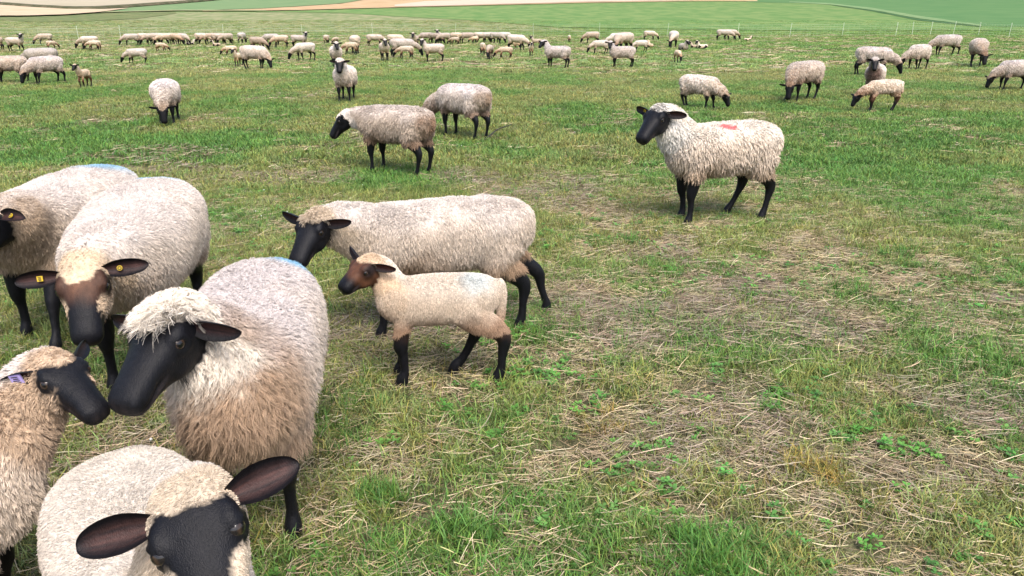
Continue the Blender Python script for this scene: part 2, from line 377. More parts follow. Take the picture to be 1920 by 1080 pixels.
    wa = o_.data.attributes.new('wool', 'FLOAT', 'POINT'); wa.data.foreach_set('value', np.concatenate(Ws).astype(np.float32))
    geo = dict(X=X, Q=[f for f in FV], wool=wool, col=col, nrm=nrm, hu=hu, hv=hv, hw=hw, pid=pid, hz=hz)
    return o_, anch, geo

def fleece(parent, geo, P, n, length, rad, lockd, seed, name='fleece', curl=.25):
    """wool locks as hair strands rooted all over the woolly skin"""
    rng = np.random.default_rng(seed); X, nr, wool, col = geo['X'], geo['nrm'], geo['wool'], geo['col']
    T = []
    for q in geo['Q']:
        T.append(q[:3])
        if len(q) == 4: T.append((q[0], q[2], q[3]))
    T = np.array(T); wt = wool[T].mean(1); ar = np.linalg.norm(np.cross(X[T[:, 1]] - X[T[:, 0]], X[T[:, 2]] - X[T[:, 0]]), axis=1) * .5
    pr = ar * sstep(.25, .6, wt); A = pr.sum(); pr = pr / A
    ti = rng.choice(len(T), n, p=pr); r1, r2 = np.sqrt(rng.random(n)), rng.random(n); b = np.stack([1 - r1, r1 * (1 - r2), r1 * r2], 1)
    def ip(a): return (a[T[ti]] * (b[:, :, None] if a.ndim == 2 else b)).sum(1)
    R, Nn, Cc, hz, hu, hv, pid = ip(X), unit(ip(nr)), ip(col), ip(geo['hz']), ip(geo['hu']), ip(geo['hv']), geo['pid'][T[ti, 0]]
    g = np.array([0, 0, -1.]); fl = g - Nn * (Nn @ g)[:, None]; fl = fl + np.array([-.25, 0, 0]); fl = fl - Nn * (fl * Nn).sum(1, keepdims=True)
    Ln = length * (.78 + .42 * sstep(.75, .1, hz)) * (.55 + .75 * rng.random(n))
    if 'shag' in P: Ln = Ln * (1 + P['shag'] * sstep(.12, .42, R[:, 0]) * sstep(1.1, .5, hz))
    hd = (pid == 2); Ln = np.where(hd, length * P.get('headlen', .6) * (1 + 1.3 * P.get('topknot', 0) * sstep(.02, .06, hv)), Ln)
    lockn = max(200, int(A / (lockd * lockd))); ci = rng.choice(n, min(n, lockn), replace=False)
    kd = kdtree.KDTree(len(ci))
    for i, q in enumerate(ci): kd.insert(R[q], i)
    kd.balance(); own = ci[np.array([kd.find(q)[1] for q in R])]
    jit = rng.normal(0, 1, (n, 3)) * .18; lj = rng.normal(0, 1, (n, 3)) * .22
    part = np.stack([noise3(R, 11, 61 + q) - .5 for q in range(3)], 1); Ln = Ln * (.72 + .56 * noise3(R, 15, 67))      # partings and uneven length
    D = unit(Nn * P.get('stand', .75) + fl * .85 + jit * .5 + lj[own] + part * P.get('parting', 1.6))
    K = 5; pts = np.empty((n, K, 3)); fr = unit(np.cross(D, Nn) + 1e-4); ph = rng.random(n)[own] * 6.28
    tip = R[own] + unit(D[own] * 1.0) * Ln[own][:, None]
    for k in range(K):
        t = k / (K - 1); p = R + D * (Ln * t)[:, None] + g * (Ln * .35 * t * t)[:, None]
        pc = R[own] + D[own] * (Ln * t)[:, None] + g * (Ln * .35 * t * t)[:, None]
        cf = P.get('clump', .4) * t ** 1.2; p = p * (1 - cf) + pc * cf
        p = p + fr * (np.sin(ph + t * 7) * Ln * curl * .3 * t)[:, None] + np.cross(fr, D) * (np.cos(ph + t * 7) * Ln * curl * .3 * t)[:, None]
        pts[:, k] = p - Nn * .003 if k == 0 else p
    hcv = bpy.data.hair_curves.new(name); hcv.add_curves([K] * n)
    hcv.position_data.foreach_set('vector', pts.astype(np.float32).ravel())
    ra = hcv.attributes.get('radius') or hcv.attributes.new('radius', 'FLOAT', 'POINT')
    prof = np.array([1.0, 1.0, .9, .7, .25]); ra.data.foreach_set('value', (prof[None] * rad * (.7 + .6 * rng.random(n))[:, None]).astype(np.float32).ravel())
    ca = hcv.attributes.new('hcol', 'FLOAT_COLOR', 'CURVE'); c4 = np.ones((n, 4), np.float32)
    vr = (.82 + .36 * rng.random(n)) * (.80 + .40 * rng.random(n)[own]); c4[:, :3] = Cc * vr[:, None]; ca.data.foreach_set('color', c4.ravel())
    hcv.materials.append(M_HAIR); o = bpy.data.objects.new(name, hcv); COL.objects.link(o); o.parent = parent
    return o

def eye_part(parent, a, s, P):
    seg, ring = 16, 10; r = .0190 * a['hs']
    eo = P.get('eye', (.081, .0575, .028)); c = a['poll'] + (a['u'] * eo[0] + a['sd'] * s * eo[1] * P.get('headw', 1) + a['v'] * eo[2]) * a['hs']
    ax = unit(a['sd'] * s + a['u'] * .45 + a['v'] * .3); e1 = unit(np.cross(ax, a['v'])); e2 = np.cross(ax, e1)
    V, C = [], []
    for i in range(ring + 1):
        ph = math.pi * i / ring
        for j in range(seg):
            th = 2 * math.pi * j / seg; V.append(c + r * (ax * math.cos(ph) + (e1 * math.cos(th) + e2 * math.sin(th)) * math.sin(ph)))
            d = math.sin(ph); C.append((.004, .004, .005) if (i == 0 or d < .34) else ((.040, .025, .016) if i < ring * .30 else (.012, .010, .010)))
    F = [(i * seg + j, i * seg + (j + 1) % seg, (i + 1) * seg + (j + 1) % seg, (i + 1) * seg + j) for i in range(ring) for j in range(seg)]
    return mesh_obj('eye', V, F, M_EYE, parent, col=np.array(C))

def tag_part(parent, a, k, mat, along=.45, size=.028, round_=False):
    s, base, d, nn = a['ears'][k]; l = parent['ear_len']; d = np.array(d); n = unit(nn - d * (nn @ d)); sd = np.cross(n, d)
    c = base + d * l * along + n * .006 + np.array([0, 0, -parent['ear_droop'] * along * along * l])
    m = 14 if round_ else 4; V = []
    for h in (0, .004):
        for j in range(m):
            th = 2 * math.pi * (j + .5) / m; q = size * (.6 if round_ else .72); V.append(c + n * h + d * math.cos(th) * q + sd * math.sin(th) * q)
    F = [tuple(range(m))[::-1], tuple(range(m, 2 * m))] + [(j, (j + 1) % m, m + (j + 1) % m, m + j) for j in range(m)]
    t = mesh_obj('ear_tag', V, F, mat, parent, smooth=False)
    if round_:
        V = [c + n * .0055 + d * math.cos(2 * math.pi * j / 14) * size * q + sd * math.sin(2 * math.pi * j / 14) * size * q for q in (.44, .26) for j in range(14)]
        F = [(j, (j + 1) % 14, 14 + (j + 1) % 14, 14 + j) for j in range(14)]
    else:
        V, F = [], []
        for i in range(4):
            for (e, f) in ((-.32, -.28), (-.32, .30 - .1 * (i % 2)), (.02, .30 - .1 * (i % 2)), (.02, -.28)):
                V.append(c + n * .0055 + sd * size * (-.38 + .22 * i + (0.10 if e > 0 else 0)) + d * size * f)
            F.append((4 * i, 4 * i + 1, 4 * i + 2, 4 * i + 3))
    mesh_obj('tag_print', V, F, M_MARK, t, smooth=False)
    return t

# ------------------------------------------------------------------ pasture and hillside
def patch(x, y):
    """how green (0..1), how matted-dark (0..1), how straw-pale (0..1) the sward is at a spot"""
    g = fbm(x * .8 + 3, y * .65, 51, 4); g2 = fbm(x * 3.6, y * 3.0, 53, 3); d = fbm(x * .7 - y * .15, y * .8 + 11, 57, 4); s = fbm(x * .35 + y * .2, y * .5 + 4, 59, 3)
    far = sstep(5, 22, y)
    green = sstep(.35, .54, g * .45 + g2 * .55 + .05 * far + .035 * sstep(3.2, 8, y) - .04 * sstep(3.6, 2.4, y))
    dark = sstep(.58, .74, d) * (.7 - .6 * far)
    for (px, py, rx, ry, k) in DARKS:
        dark = np.maximum(dark, k * np.exp(-(((x - px) / rx) ** 2 + ((y - py) / ry) ** 2) ** 2) * (.55 + .9 * (g2 - .25)))
    dark = np.clip(dark, 0, 1); green = green * (1 - .85 * dark)
    straw = sstep(.44, .68, s) * (1 - .6 * green)
    return green, dark, straw
DARKS = []
for (qx, qy, rx, ry, k) in [(1840, 760, .45, .30, 1), (1350, 790, .50, .25, .9), (1240, 850, .35, .22, .8), (1450, 850, .3, .2, .8), (700, 690, .4, .22, .8), (1100, 690, .4, .15, .7), (250, 780, .5, .35, .8), (480, 440, .55, .55, .8), (860, 318, .7, .45, .6),
                            (1130, 435, .55, .28, .6), (1270, 490, .5, .2, .6), (60, 620, .5, .4, .7), (1880, 440, .5, .5, .6), (1700, 880, .4, .2, .6), (150, 900, .5, .3, .8)]:
    q = pix(qx, qy, 0); DARKS.append((q[0], q[1], rx * .85, ry * .85, k * (.9 if q[1] < 3.3 else .22)))
C_GREEN = np.array((.165, .245, .080)); C_STRAW = np.array((.30, .25, .14)); C_DARK = np.array((.12, .095, .065)); C_OLIVE = np.array((.25, .27, .12))
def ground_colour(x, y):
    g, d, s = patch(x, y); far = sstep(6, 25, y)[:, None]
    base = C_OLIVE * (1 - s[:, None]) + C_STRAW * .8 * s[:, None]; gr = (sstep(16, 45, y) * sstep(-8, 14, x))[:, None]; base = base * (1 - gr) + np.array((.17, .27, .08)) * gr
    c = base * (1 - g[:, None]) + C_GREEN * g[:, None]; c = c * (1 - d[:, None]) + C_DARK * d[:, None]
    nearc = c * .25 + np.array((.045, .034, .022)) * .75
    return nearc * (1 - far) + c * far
def spaced(a, b, s0, gr):
    out = [a]; s = s0
    while out[-1] < b: out.append(out[-1] + s); s *= gr
    return out
ys = [-40, -20, -8, -2, 0] + spaced(.4, 330, .09, 1.018)[0:]
xr = spaced(0, 260, .10, 1.035); xs = sorted([-v for v in xr[1:]] + xr)
GX, GY = np.meshgrid(xs, ys); gx, gy = GX.ravel(), GY.ravel(); V = np.stack([gx, gy, terrain(gx, gy)], 1)
nx, ny = len(xs), len(ys); F = [(j * nx + i, j * nx + i + 1, (j + 1) * nx + i + 1, (j + 1) * nx + i) for j in range(ny - 1) for i in range(nx - 1)]
def mat_ground():
    m, nt, b = new_mat('pasture_soil_and_sward')
    a = attr(nt, 'col'); tc = N(nt, 'ShaderNodeTexCoord')
    src = a.outputs['Color']
    for sc, lo, hi in ((1.3, .80, 1.2), (9, .72, 1.28), (60, .6, 1.4)):
        no = N(nt, 'ShaderNodeTexNoise'); no.inputs['Scale'].default_value = sc; no.inputs['Detail'].default_value = 4; nt.links.new(tc.outputs['Object'], no.inputs['Vector'])
        rp = N(nt, 'ShaderNodeMapRange'); rp.inputs['From Min'].default_value = .3; rp.inputs['From Max'].default_value = .7; rp.inputs['To Min'].default_value = lo; rp.inputs['To Max'].default_value = hi
        nt.links.new(no.outputs['Fac'], rp.inputs['Value'])
        mx = N(nt, 'ShaderNodeMix', data_type='RGBA', blend_type='MULTIPLY'); mx.inputs[0].default_value = 1; nt.links.new(src, mx.inputs[6]); nt.links.new(rp.outputs[0], mx.inputs[7]); src = mx.outputs[2]
    nt.links.new(src, b.inputs['Base Color']); b.inputs['Roughness'].default_value = 1; b.inputs['Specular IOR Level'].default_value = .1
    bp = N(nt, 'ShaderNodeBump'); bp.inputs['Strength'].default_value = .8; bp.inputs['Distance'].default_value = .03; nt.links.new(no.outputs['Fac'], bp.inputs['Height']); nt.links.new(bp.outputs[0], b.inputs['Normal'])
    return m
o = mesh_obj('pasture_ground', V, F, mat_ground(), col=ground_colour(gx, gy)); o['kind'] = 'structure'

def mat_field(name, c1, c2, scale, streak=(1, 1, 1), rough=1):
    c1, c2 = [tuple(q * .82 for q in c) for c in (c1, c2)]; m, nt, b = new_mat(name); tc = N(nt, 'ShaderNodeTexCoord'); mp = N(nt, 'ShaderNodeMapping'); mp.inputs['Scale'].default_value = streak
    nt.links.new(tc.outputs['Object'], mp.inputs[0]); no = N(nt, 'ShaderNodeTexNoise'); no.inputs['Scale'].default_value = scale; no.inputs['Detail'].default_value = 6; nt.links.new(mp.outputs[0], no.inputs['Vector'])
    cr = N(nt, 'ShaderNodeValToRGB'); cr.color_ramp.elements[0].position = .40; cr.color_ramp.elements[0].color = (*c1, 1); cr.color_ramp.elements[1].position = .60; cr.color_ramp.elements[1].color = (*c2, 1)
    nt.links.new(no.outputs['Fac'], cr.inputs[0]); nt.links.new(cr.outputs[0], b.inputs['Base Color']); b.inputs['Roughness'].default_value = rough; b.inputs['Specular IOR Level'].default_value = .1
    return m
def field(name, top_line, bot_line, mat, lift, thick=0):
    """a field laid on the hillside between two boundary lines given as pixel polylines"""
    x0, x1 = max(top_line[0][0], bot_line[0][0]), min(top_line[-1][0], bot_line[-1][0]); px = np.linspace(x0, x1, max(8, int((x1 - x0) / 18)))
    ty = np.interp(px, *zip(*top_line)); by = np.interp(px, *zip(*bot_line)); rows = 7; V = []
    for k in range(rows):
        for x_, a, b_ in zip(px, ty, by):
            q = pix(x_, b_ + (a - b_) * k / (rows - 1)); V.append((q[0], q[1], float(terrain(*q)) + lift + (thick if 0 < k < rows - 1 else 0)))
    n = len(px); F = [(j * n + i, j * n + i + 1, (j + 1) * n + i + 1, (j + 1) * n + i) for j in range(rows - 1) for i in range(n - 1)]
    o = mesh_obj(name, V, F, mat); o['kind'] = 'structure'; return o
EXT = -18
field('meadow', [(-300, 28), (0, 33), (90, 32), (200, 26), (330, 23), (640, 24), (720, 30), (900, 40), (1100, 58)], [(-300, 62), (0, 64), (500, 62), (900, 58), (1000, 58), (1100, 60)], mat_field('dry_meadow', (.18, .225, .09), (.30, .29, .15), .8, (1, .4, 1)), .03)
field('crop_field', [(480, 22), (560, 21), (700, 17), (900, 12), (1100, 7), (1290, 4), (1500, 5), (1600, 10), (1680, 24), (1780, 42), (2200, 60)], [(480, 23), (640, 25), (720, 30), (900, 40), (1050, 52), (1250, 55), (1500, 58), (1800, 57), (2200, 64)], mat_field('green_crop', (.115, .215, .060), (.185, .260, .085), .5, (1, .5, 1)), .06)
field('crop_field', [(1400, -6), (1560, -6), (1700, -6), (2300, -6)], [(1400, 4.5), (1560, 8), (1640, 18), (1760, 38), (1840, 50), (2300, 60)], mat_field('deep_green_crop', (.085, .185, .062), (.115, .21, .075), .2, (1, 3, 1)), .09)
field('field_verge', [(1480, 3.4), (1560, 7), (1640, 16.5), (1720, 31), (1760, 36.5), (1840, 48.5)], [(1480, 5.2), (1560, 10), (1640, 20.5), (1720, 36), (1760, 41), (1840, 51)], mat_field('pale_verge_grass', (.15, .25, .10), (.21, .29, .13), .8), .12)
field('field_ditch', [(1560, 10.3), (1640, 20.8), (1720, 36.3), (1760, 41.3), (1840, 51.3)], [(1560, 10.8), (1640, 22.8), (1720, 39.5), (1760, 44), (1840, 52.3)], mat_field('dark_ditch_grass', (.05, .125, .045), (.075, .15, .05), .8), .10)
field('wheat_field', [(380, 21), (480, 18), (560, 13.5), (640, 8), (700, -2), (900, -2), (1100, -2), (1420, -2)], [(380, 22.5), (480, 21.2), (560, 20), (700, 16), (900, 11), (1100, 6), (1290, 3), (1420, 3)], mat_field('ripe_wheat', (.42, .27, .13), (.55, .40, .24), .3, (1, 4, 1)), .12)
field('stubble_field', [(740, 10), (800, 3), (900, .5), (1100, -1), (1300, -1)], [(740, 13.5), (800, 13), (900, 10), (1100, 4.5), (1300, 1.5)], mat_field('pale_stubble', (.50, .41, .30), (.58, .48, .36), .3, (1, 4, 1)), .16)
field('crop_field', [(180, 20), (260, 14), (340, 8), (420, 1), (470, -8), (1000, -8)], [(180, 24.5), (330, 20.5), (380, 20.5), (480, 17.6), (560, 13), (640, 7.5), (700, -3), (1000, -3)], mat_field('blue_green_crop', (.145, .235, .10), (.195, .27, .12), .25, (1, 3, 1)), .14)
field('field_margin', [(150, 24.6), (250, 22.2), (330, 20.2), (500, 20.8)], [(150, 26.6), (250, 23.6), (330, 21.8), (500, 22.0)], mat_field('pale_margin_grass', (.30, .32, .15), (.36, .36, .18), .5), .17)
field('fallow_field', [(-400, -8), (0, -8), (420, -8), (470, -8)], [(-400, 3), (0, 8), (60, 13), (130, 17.5), (170, 18), (230, 14.5), (340, 6), (420, -1), (470, -7.5)], mat_field('grey_fallow', (.40, .345, .235), (.47, .40, .285), .15, (1, 3, 1)), .20)
field('hedge_bank', [(-400, 2), (0, 8), (60, 13), (130, 17.4), (170, 17.5), (230, 14), (340, 5.5), (420, -1.5)], [(-400, 6), (0, 11.4), (60, 16), (130, 20), (170, 20.2), (230, 16.8), (340, 7.8), (420, .2)], mat_field('dark_bank', (.07, .075, .035), (.14, .12, .07), .5), .23, .3)
field('stubble_field', [(-400, 7), (0, 11.4), (60, 16), (130, 20), (190, 20.3), (240, 17.5)], [(-400, 33), (0, 33), (60, 32.5), (130, 30), (190, 25.5), (240, 18)], mat_field('tan_stubble', (.50, .37, .23), (.58, .46, .31), .25, (1, 4, 1)), .26)
field('grass_bank', [(-400, 25), (0, 33), (60, 32.5), (130, 29), (190, 26), (260, 23.5), (330, 23)], [(-400, 40), (0, 38), (60, 42), (130, 42), (190, 39), (260, 36), (330, 26)], mat_field('rough_bank_grass', (.10, .15, .05), (.21, .21, .09), .8, (1, 2, 1)), .07)

# ------------------------------------------------------------------ grass, straw, clover (instanced over the pasture)
def mat_blade(name, dry):
    m, nt, b = new_mat(name); t = attr(nt, 'tint', 'INSTANCER'); c = attr(nt, 'col')
    mx = N(nt, 'ShaderNodeMix', data_type='RGBA', blend_type='MULTIPLY'); mx.inputs[0].default_value = 1
    nt.links.new(t.outputs['Color'], mx.inputs[6]); nt.links.new(c.outputs['Color'], mx.inputs[7]); nt.links.new(mx.outputs[2], b.inputs['Base Color'])
    b.inputs['Roughness'].default_value = .55 if not dry else .7; b.inputs['Specular IOR Level'].default_value = .3
    if not dry:
        tr = N(nt, 'ShaderNodeBsdfTranslucent'); ms = N(nt, 'ShaderNodeMixShader'); ms.inputs[0].default_value = .25
        nt.links.new(mx.outputs[2], tr.inputs['Color']); nt.links.new(b.outputs[0], ms.inputs[1]); nt.links.new(tr.outputs[0], ms.inputs[2]); nt.links.new(ms.outputs[0], nt.nodes['Material Output'].inputs[0])
    return m
M_GRASS, M_STRAW = mat_blade('grass_blade', False), mat_blade('straw_stalk', True)
def blade_mesh(rng, n, spread, hmin, hmax, wid, lean, flat=False, segs=3, var=.35, hues=None):
    V, F, C = [], [], []
    for i in range(n):
        a = rng.random() * 6.283; r = spread * math.sqrt(rng.random()); b = np.array([math.cos(a) * r, math.sin(a) * r, 0])
        h = hmin + (hmax - hmin) * rng.random() ** 1.3; wd = wid * (.6 + .8 * rng.random()); th = rng.random() * 6.283
        dr = np.array([math.cos(th), math.sin(th), 0]); sd = np.array([-dr[1], dr[0], 0]); o = len(V)
        br = 1 + var * (rng.random() * 2 - 1); hue = hues[rng.integers(len(hues))] if hues else (1, 1, 1)
        z0 = rng.random() * .022 if flat else -.008; tilt = (rng.random() - .35) * .25; cv = (rng.random() - .5) * .5; ln = lean * (.35 + rng.random())
        for k in range(segs + 1):
            t = k / segs
            if flat: p = b + dr * h * (t - .5) + sd * cv * h * (t - .5) ** 2 * 2 + np.array([0, 0, z0 + tilt * h * t]); w_ = wd * (1 if k < segs else .5)
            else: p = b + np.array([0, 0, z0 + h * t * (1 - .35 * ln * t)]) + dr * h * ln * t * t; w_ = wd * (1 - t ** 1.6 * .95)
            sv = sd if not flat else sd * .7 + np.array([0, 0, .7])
            V += [p - sv * w_ * .5, p + sv * w_ * .5]; C += [np.array(hue) * br * (.5 + .6 * t if not flat else 1)] * 2  # upright blades darken towards the base: shade of the gaps put into the colour
        F += [(o + 2 * k, o + 2 * k + 1, o + 2 * k + 3, o + 2 * k + 2) for k in range(segs)]
    return V, F, np.array(C)
def clover_mesh(rng, n):
    V, F, C = [], [], []
    for i in range(n):
        a = rng.random() * 6.283; r = .045 * math.sqrt(rng.random()); c = np.array([math.cos(a) * r, math.sin(a) * r, .012 + .03 * rng.random()]); s = .008 + .008 * rng.random(); a0 = rng.random() * 6; br = .8 + .5 * rng.random()
        for q in range(3):
            th = a0 + q * 2.094; o = len(V); d = np.array([math.cos(th), math.sin(th), .15 + .3 * rng.random()]); e = np.array([-math.sin(th), math.cos(th), 0])
            V += [c, c + d * s * .7 + e * s * .55, c + d * s * 1.35 + e * s * .25, c + d * s * 1.35 - e * s * .25, c + d * s * .7 - e * s * .55]; F.append((o, o + 1, o + 2, o + 3, o + 4)); C += [np.array((1, 1, 1)) * br] * 5
        o = len(V); V += [c * np.array([.6, .6, 0]) - np.array([.001, 0, 0]), c * np.array([.6, .6, 0]) + np.array([.001, 0, 0]), c]; F.append((o, o + 1, o + 2)); C += [np.array((.8, .8, .7))] * 3
    return V, F, np.array(C)
def make_stuff(name, protos, pos, rot, scl, idx, tint, label, cat):
    pc = bpy.data.collections.new(name + '_kinds')
    for i, p in enumerate(protos): p.name = '%s_kind_%02d' % (name, i); pc.objects.link(p)
    me = bpy.data.meshes.new(name); n = len(pos); me.vertices.add(n); me.vertices.foreach_set('co', pos.astype(np.float32).ravel())
    for nm, tp, v, key in (('rot', 'FLOAT_VECTOR', rot, 'vector'), ('scl', 'FLOAT', scl, 'value'), ('idx', 'INT', idx, 'value')):
        a = me.attributes.new(nm, tp, 'POINT'); a.data.foreach_set(key, np.ascontiguousarray(v, np.int32 if tp == 'INT' else np.float32).ravel())
    c4 = np.ones((n, 4), np.float32); c4[:, :3] = tint; a = me.attributes.new('tint', 'FLOAT_COLOR', 'POINT'); a.data.foreach_set('color', c4.ravel())
    o = bpy.data.objects.new(name, me); COL.objects.link(o)
    g = bpy.data.node_groups.new(name + '_scatter', 'GeometryNodeTree'); g.interface.new_socket('Geometry', in_out='INPUT', socket_type='NodeSocketGeometry'); g.interface.new_socket('Geometry', in_out='OUTPUT', socket_type='NodeSocketGeometry')
    gi, go = g.nodes.new('NodeGroupInput'), g.nodes.new('NodeGroupOutput'); ip = g.nodes.new('GeometryNodeInstanceOnPoints'); ci = g.nodes.new('GeometryNodeCollectionInfo')
    ci.inputs['Collection'].default_value = pc; ci.inputs['Separate Children'].default_value = True; ci.inputs['Reset Children'].default_value = True; ip.inputs['Pick Instance'].default_value = True
    def na(nm, tp):
        q = g.nodes.new('GeometryNodeInputNamedAttribute'); q.data_type = tp; q.inputs['Name'].default_value = nm; return q.outputs['Attribute']
    g.links.new(gi.outputs[0], ip.inputs['Points']); g.links.new(ci.outputs[0], ip.inputs['Instance']); g.links.new(na('idx', 'INT'), ip.inputs['Instance Index'])
    er = g.nodes.new('FunctionNodeEulerToRotation'); g.links.new(na('rot', 'FLOAT_VECTOR'), er.inputs[0]); g.links.new(er.outputs[0], ip.inputs['Rotation']); g.links.new(na('scl', 'FLOAT'), ip.inputs['Scale']); g.links.new(ip.outputs[0], go.inputs[0])
    o.modifiers.new('scatter', 'NODES').node_group = g
    tag(o, label, cat, kind='stuff'); return o
def scatter(n, y0, y1, power=1.0, wide=.80):
    """random spots over the wedge of ground the lens sees, with some margin either side"""
    y = y0 + (y1 - y0) * RNG.random(n) ** power; x = (RNG.random(n) * 2 - 1) * (y * wide + .9)
    keep = RNG.random(n) < (y * wide + .9) / (y1 * wide + .9) if power == 1 else np.ones(n, bool)
    return x[keep], y[keep]
YELLOWS = [(1, 1, 1), (1, 1, 1), (1.25, 1.02, .8), (.85, 1.05, .8), (1.35, 1.08, .9)]
STRAWS = [(1, 1, 1), (1.15, 1.1, 1), (.8, .72, .62), (.55, .47, .42), (1.3, 1.25, 1.25), (.9, .95, .7)]
r0 = np.random.default_rng(5)
def protos(k, mat, fn):
    out = []
    for _ in range(k):
        V, F, C = fn(); out.append(mesh_obj('kind', V, F, mat, smooth=False, col=C, link=False))
    return out
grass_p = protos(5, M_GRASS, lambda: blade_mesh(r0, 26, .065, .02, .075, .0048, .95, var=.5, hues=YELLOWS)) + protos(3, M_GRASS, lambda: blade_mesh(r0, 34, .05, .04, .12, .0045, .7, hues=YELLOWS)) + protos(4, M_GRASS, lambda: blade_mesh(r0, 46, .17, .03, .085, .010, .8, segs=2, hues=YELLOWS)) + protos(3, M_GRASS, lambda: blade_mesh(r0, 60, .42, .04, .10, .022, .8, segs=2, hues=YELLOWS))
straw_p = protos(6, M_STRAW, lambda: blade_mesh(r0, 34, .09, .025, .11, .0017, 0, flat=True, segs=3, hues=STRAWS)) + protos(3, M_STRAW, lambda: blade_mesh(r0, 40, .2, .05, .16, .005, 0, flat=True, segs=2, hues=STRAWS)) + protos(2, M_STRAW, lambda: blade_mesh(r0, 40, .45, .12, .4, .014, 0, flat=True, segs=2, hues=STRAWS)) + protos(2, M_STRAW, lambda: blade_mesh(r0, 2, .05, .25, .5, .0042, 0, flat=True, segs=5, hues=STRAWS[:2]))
clover_p = protos(4, M_GRASS, lambda: clover_mesh(r0, 10))
def var3(n, s=.15): return 1 + (RNG.random((n, 3)) - .5) * np.array([2 * s, 1.2 * s, 2 * s])
GP, SP, CP = [], [], []
def add(lst, x, y, i0, i1, smin, smax, tint, tiltmax, z=0.0):
    n = len(x); rot = np.stack([(RNG.random(n) - .5) * tiltmax, (RNG.random(n) - .5) * tiltmax, RNG.random(n) * 6.283], 1)
    lst.append((np.stack([x, y, terrain(x, y) + z], 1), rot, smin + (smax - smin) * RNG.random(n), RNG.integers(i0, i1, n), tint))
TG1, TG2 = np.array((.125, .265, .058)), np.array((.255, .30, .098))
TGF1, TGF2 = np.array((.20, .315, .095)), np.array((.33, .36, .15))      # sward towards the fence, with hazy distance paling put into its tint
def grass_tint(x, y):
    h = fbm(x * .8, y * .8, 71, 3)[:, None]; n = len(x); k = np.clip(sstep(.35, .65, h) + (RNG.random((n, 1)) - .5) * .5, 0, 1)
    fr = sstep(9, 30, y)[:, None]
    gr = (sstep(16, 45, y) * sstep(-8, 14, x))[:, None]; f1, f2 = TGF1 * (1 - gr) + np.array((.155, .31, .075)) * gr, TGF2 * (1 - gr) + np.array((.25, .36, .11)) * gr
    return ((TG1 * (1 - k) + TG2 * k) * (1 - fr) + (f1 * (1 - k) + f2 * k) * fr) * (.65 + .65 * RNG.random((n, 1))) * var3(n)
def straw_tint(x, y):
    g, d, s = patch(x, y); n = len(x); a = np.array((.38, .315, .205)); b = np.array((.215, .18, .15)); k = np.clip(d + (RNG.random(n) - .5) * .4, 0, 1)[:, None]
    return (a * (1 - k) + b * k) * (.7 + .6 * RNG.random((n, 1))) * var3(n, .08)
# near sward
x, y = scatter(110000, .6, 8); g, d, s = patch(x, y); k = RNG.random(len(x)) < (.10 + .06 * sstep(2.4, 3.6, y)) + .84 * g; add(GP, x[k], y[k], 0, 5, .6, 1.15, grass_tint(x[k], y[k]), .5)
x, y = scatter(5200, .6, 9); g, d, s = patch(x, y); k = RNG.random(len(x)) < g ** 2 * .9; add(GP, x[k], y[k], 5, 8, .6, 1.2, grass_tint(x[k], y[k]), .4)
x, y = scatter(60000, .6, 8); g, d, s = patch(x, y); k = RNG.random(len(x)) < .20 + .35 * s + .55 * d - .16 * g + .16 * sstep(3.6, 2.4, y); add(SP, x[k], y[k], 0, 6, .7, 1.3, straw_tint(x[k], y[k]), .25, .004)
x, y = scatter(420, .8, 9); add(SP, x, y, 11, 13, .35, .7, straw_tint(x, y), .3, .02)
x, y = scatter(4500, .8, 7); cl = fbm(x * .9, y * .9, 91, 3); k = RNG.random(len(x)) < sstep(.45, .62, cl); add(CP, x[k], y[k], 0, 4, .55, 1.0, np.array((.10, .24, .045)) * (.7 + .6 * RNG.random((k.sum(), 1))) * var3(k.sum()), .3)
# lusher tufts
for (qx, qy, n_, r_, sc_, yl) in [(1310, 1050, 30, .09, 1.2, 0), (1390, 1075, 22, .09, 1.1, 0), (870, 1000, 16, .06, .9, 0), (720, 945, 14, .05, .9, 0), (945, 950, 6, .05, .8, 0), (1545, 890, 14, .05, .9, 1), (640, 760, 22, .12, .8, 0), (600, 830, 22, .1, .8, 0), (1160, 460, 14, .09, 1.1, 0), (1250, 515, 14, .10, 1.1, 0), (1700, 490, 18, .12, 1.1, 0), (1590, 545, 12, .09, 1.0, 0), (1070, 455, 9, .08, 1.0, 0), (1880, 690, 9, .08, .9, 0), (1640, 800, 20, .14, .8, 0), (1480, 760, 16, .14, .8, 0), (700, 1060, 14, .1, .8, 0), (1060, 640, 12, .12, .9, 0), (560, 600, 12, .12, .9, 0), (1120, 800, 6, .05, .8, 1), (1150, 1000, 14, .1, .8, 0), (1000, 800, 12, .1, .7, 0)]:
    q = pix(qx, qy, 0); x = q[0] + RNG.normal(0, r_, n_); y = q[1] + RNG.normal(0, r_ * .8, n_)
    add(GP, x, y, 5, 8, .6 * sc_, 1.15 * sc_, (np.array((.34, .27, .07)) if yl else np.array((.105, .25, .048))) * (.6 + .6 * RNG.random((n_, 1))), .4)
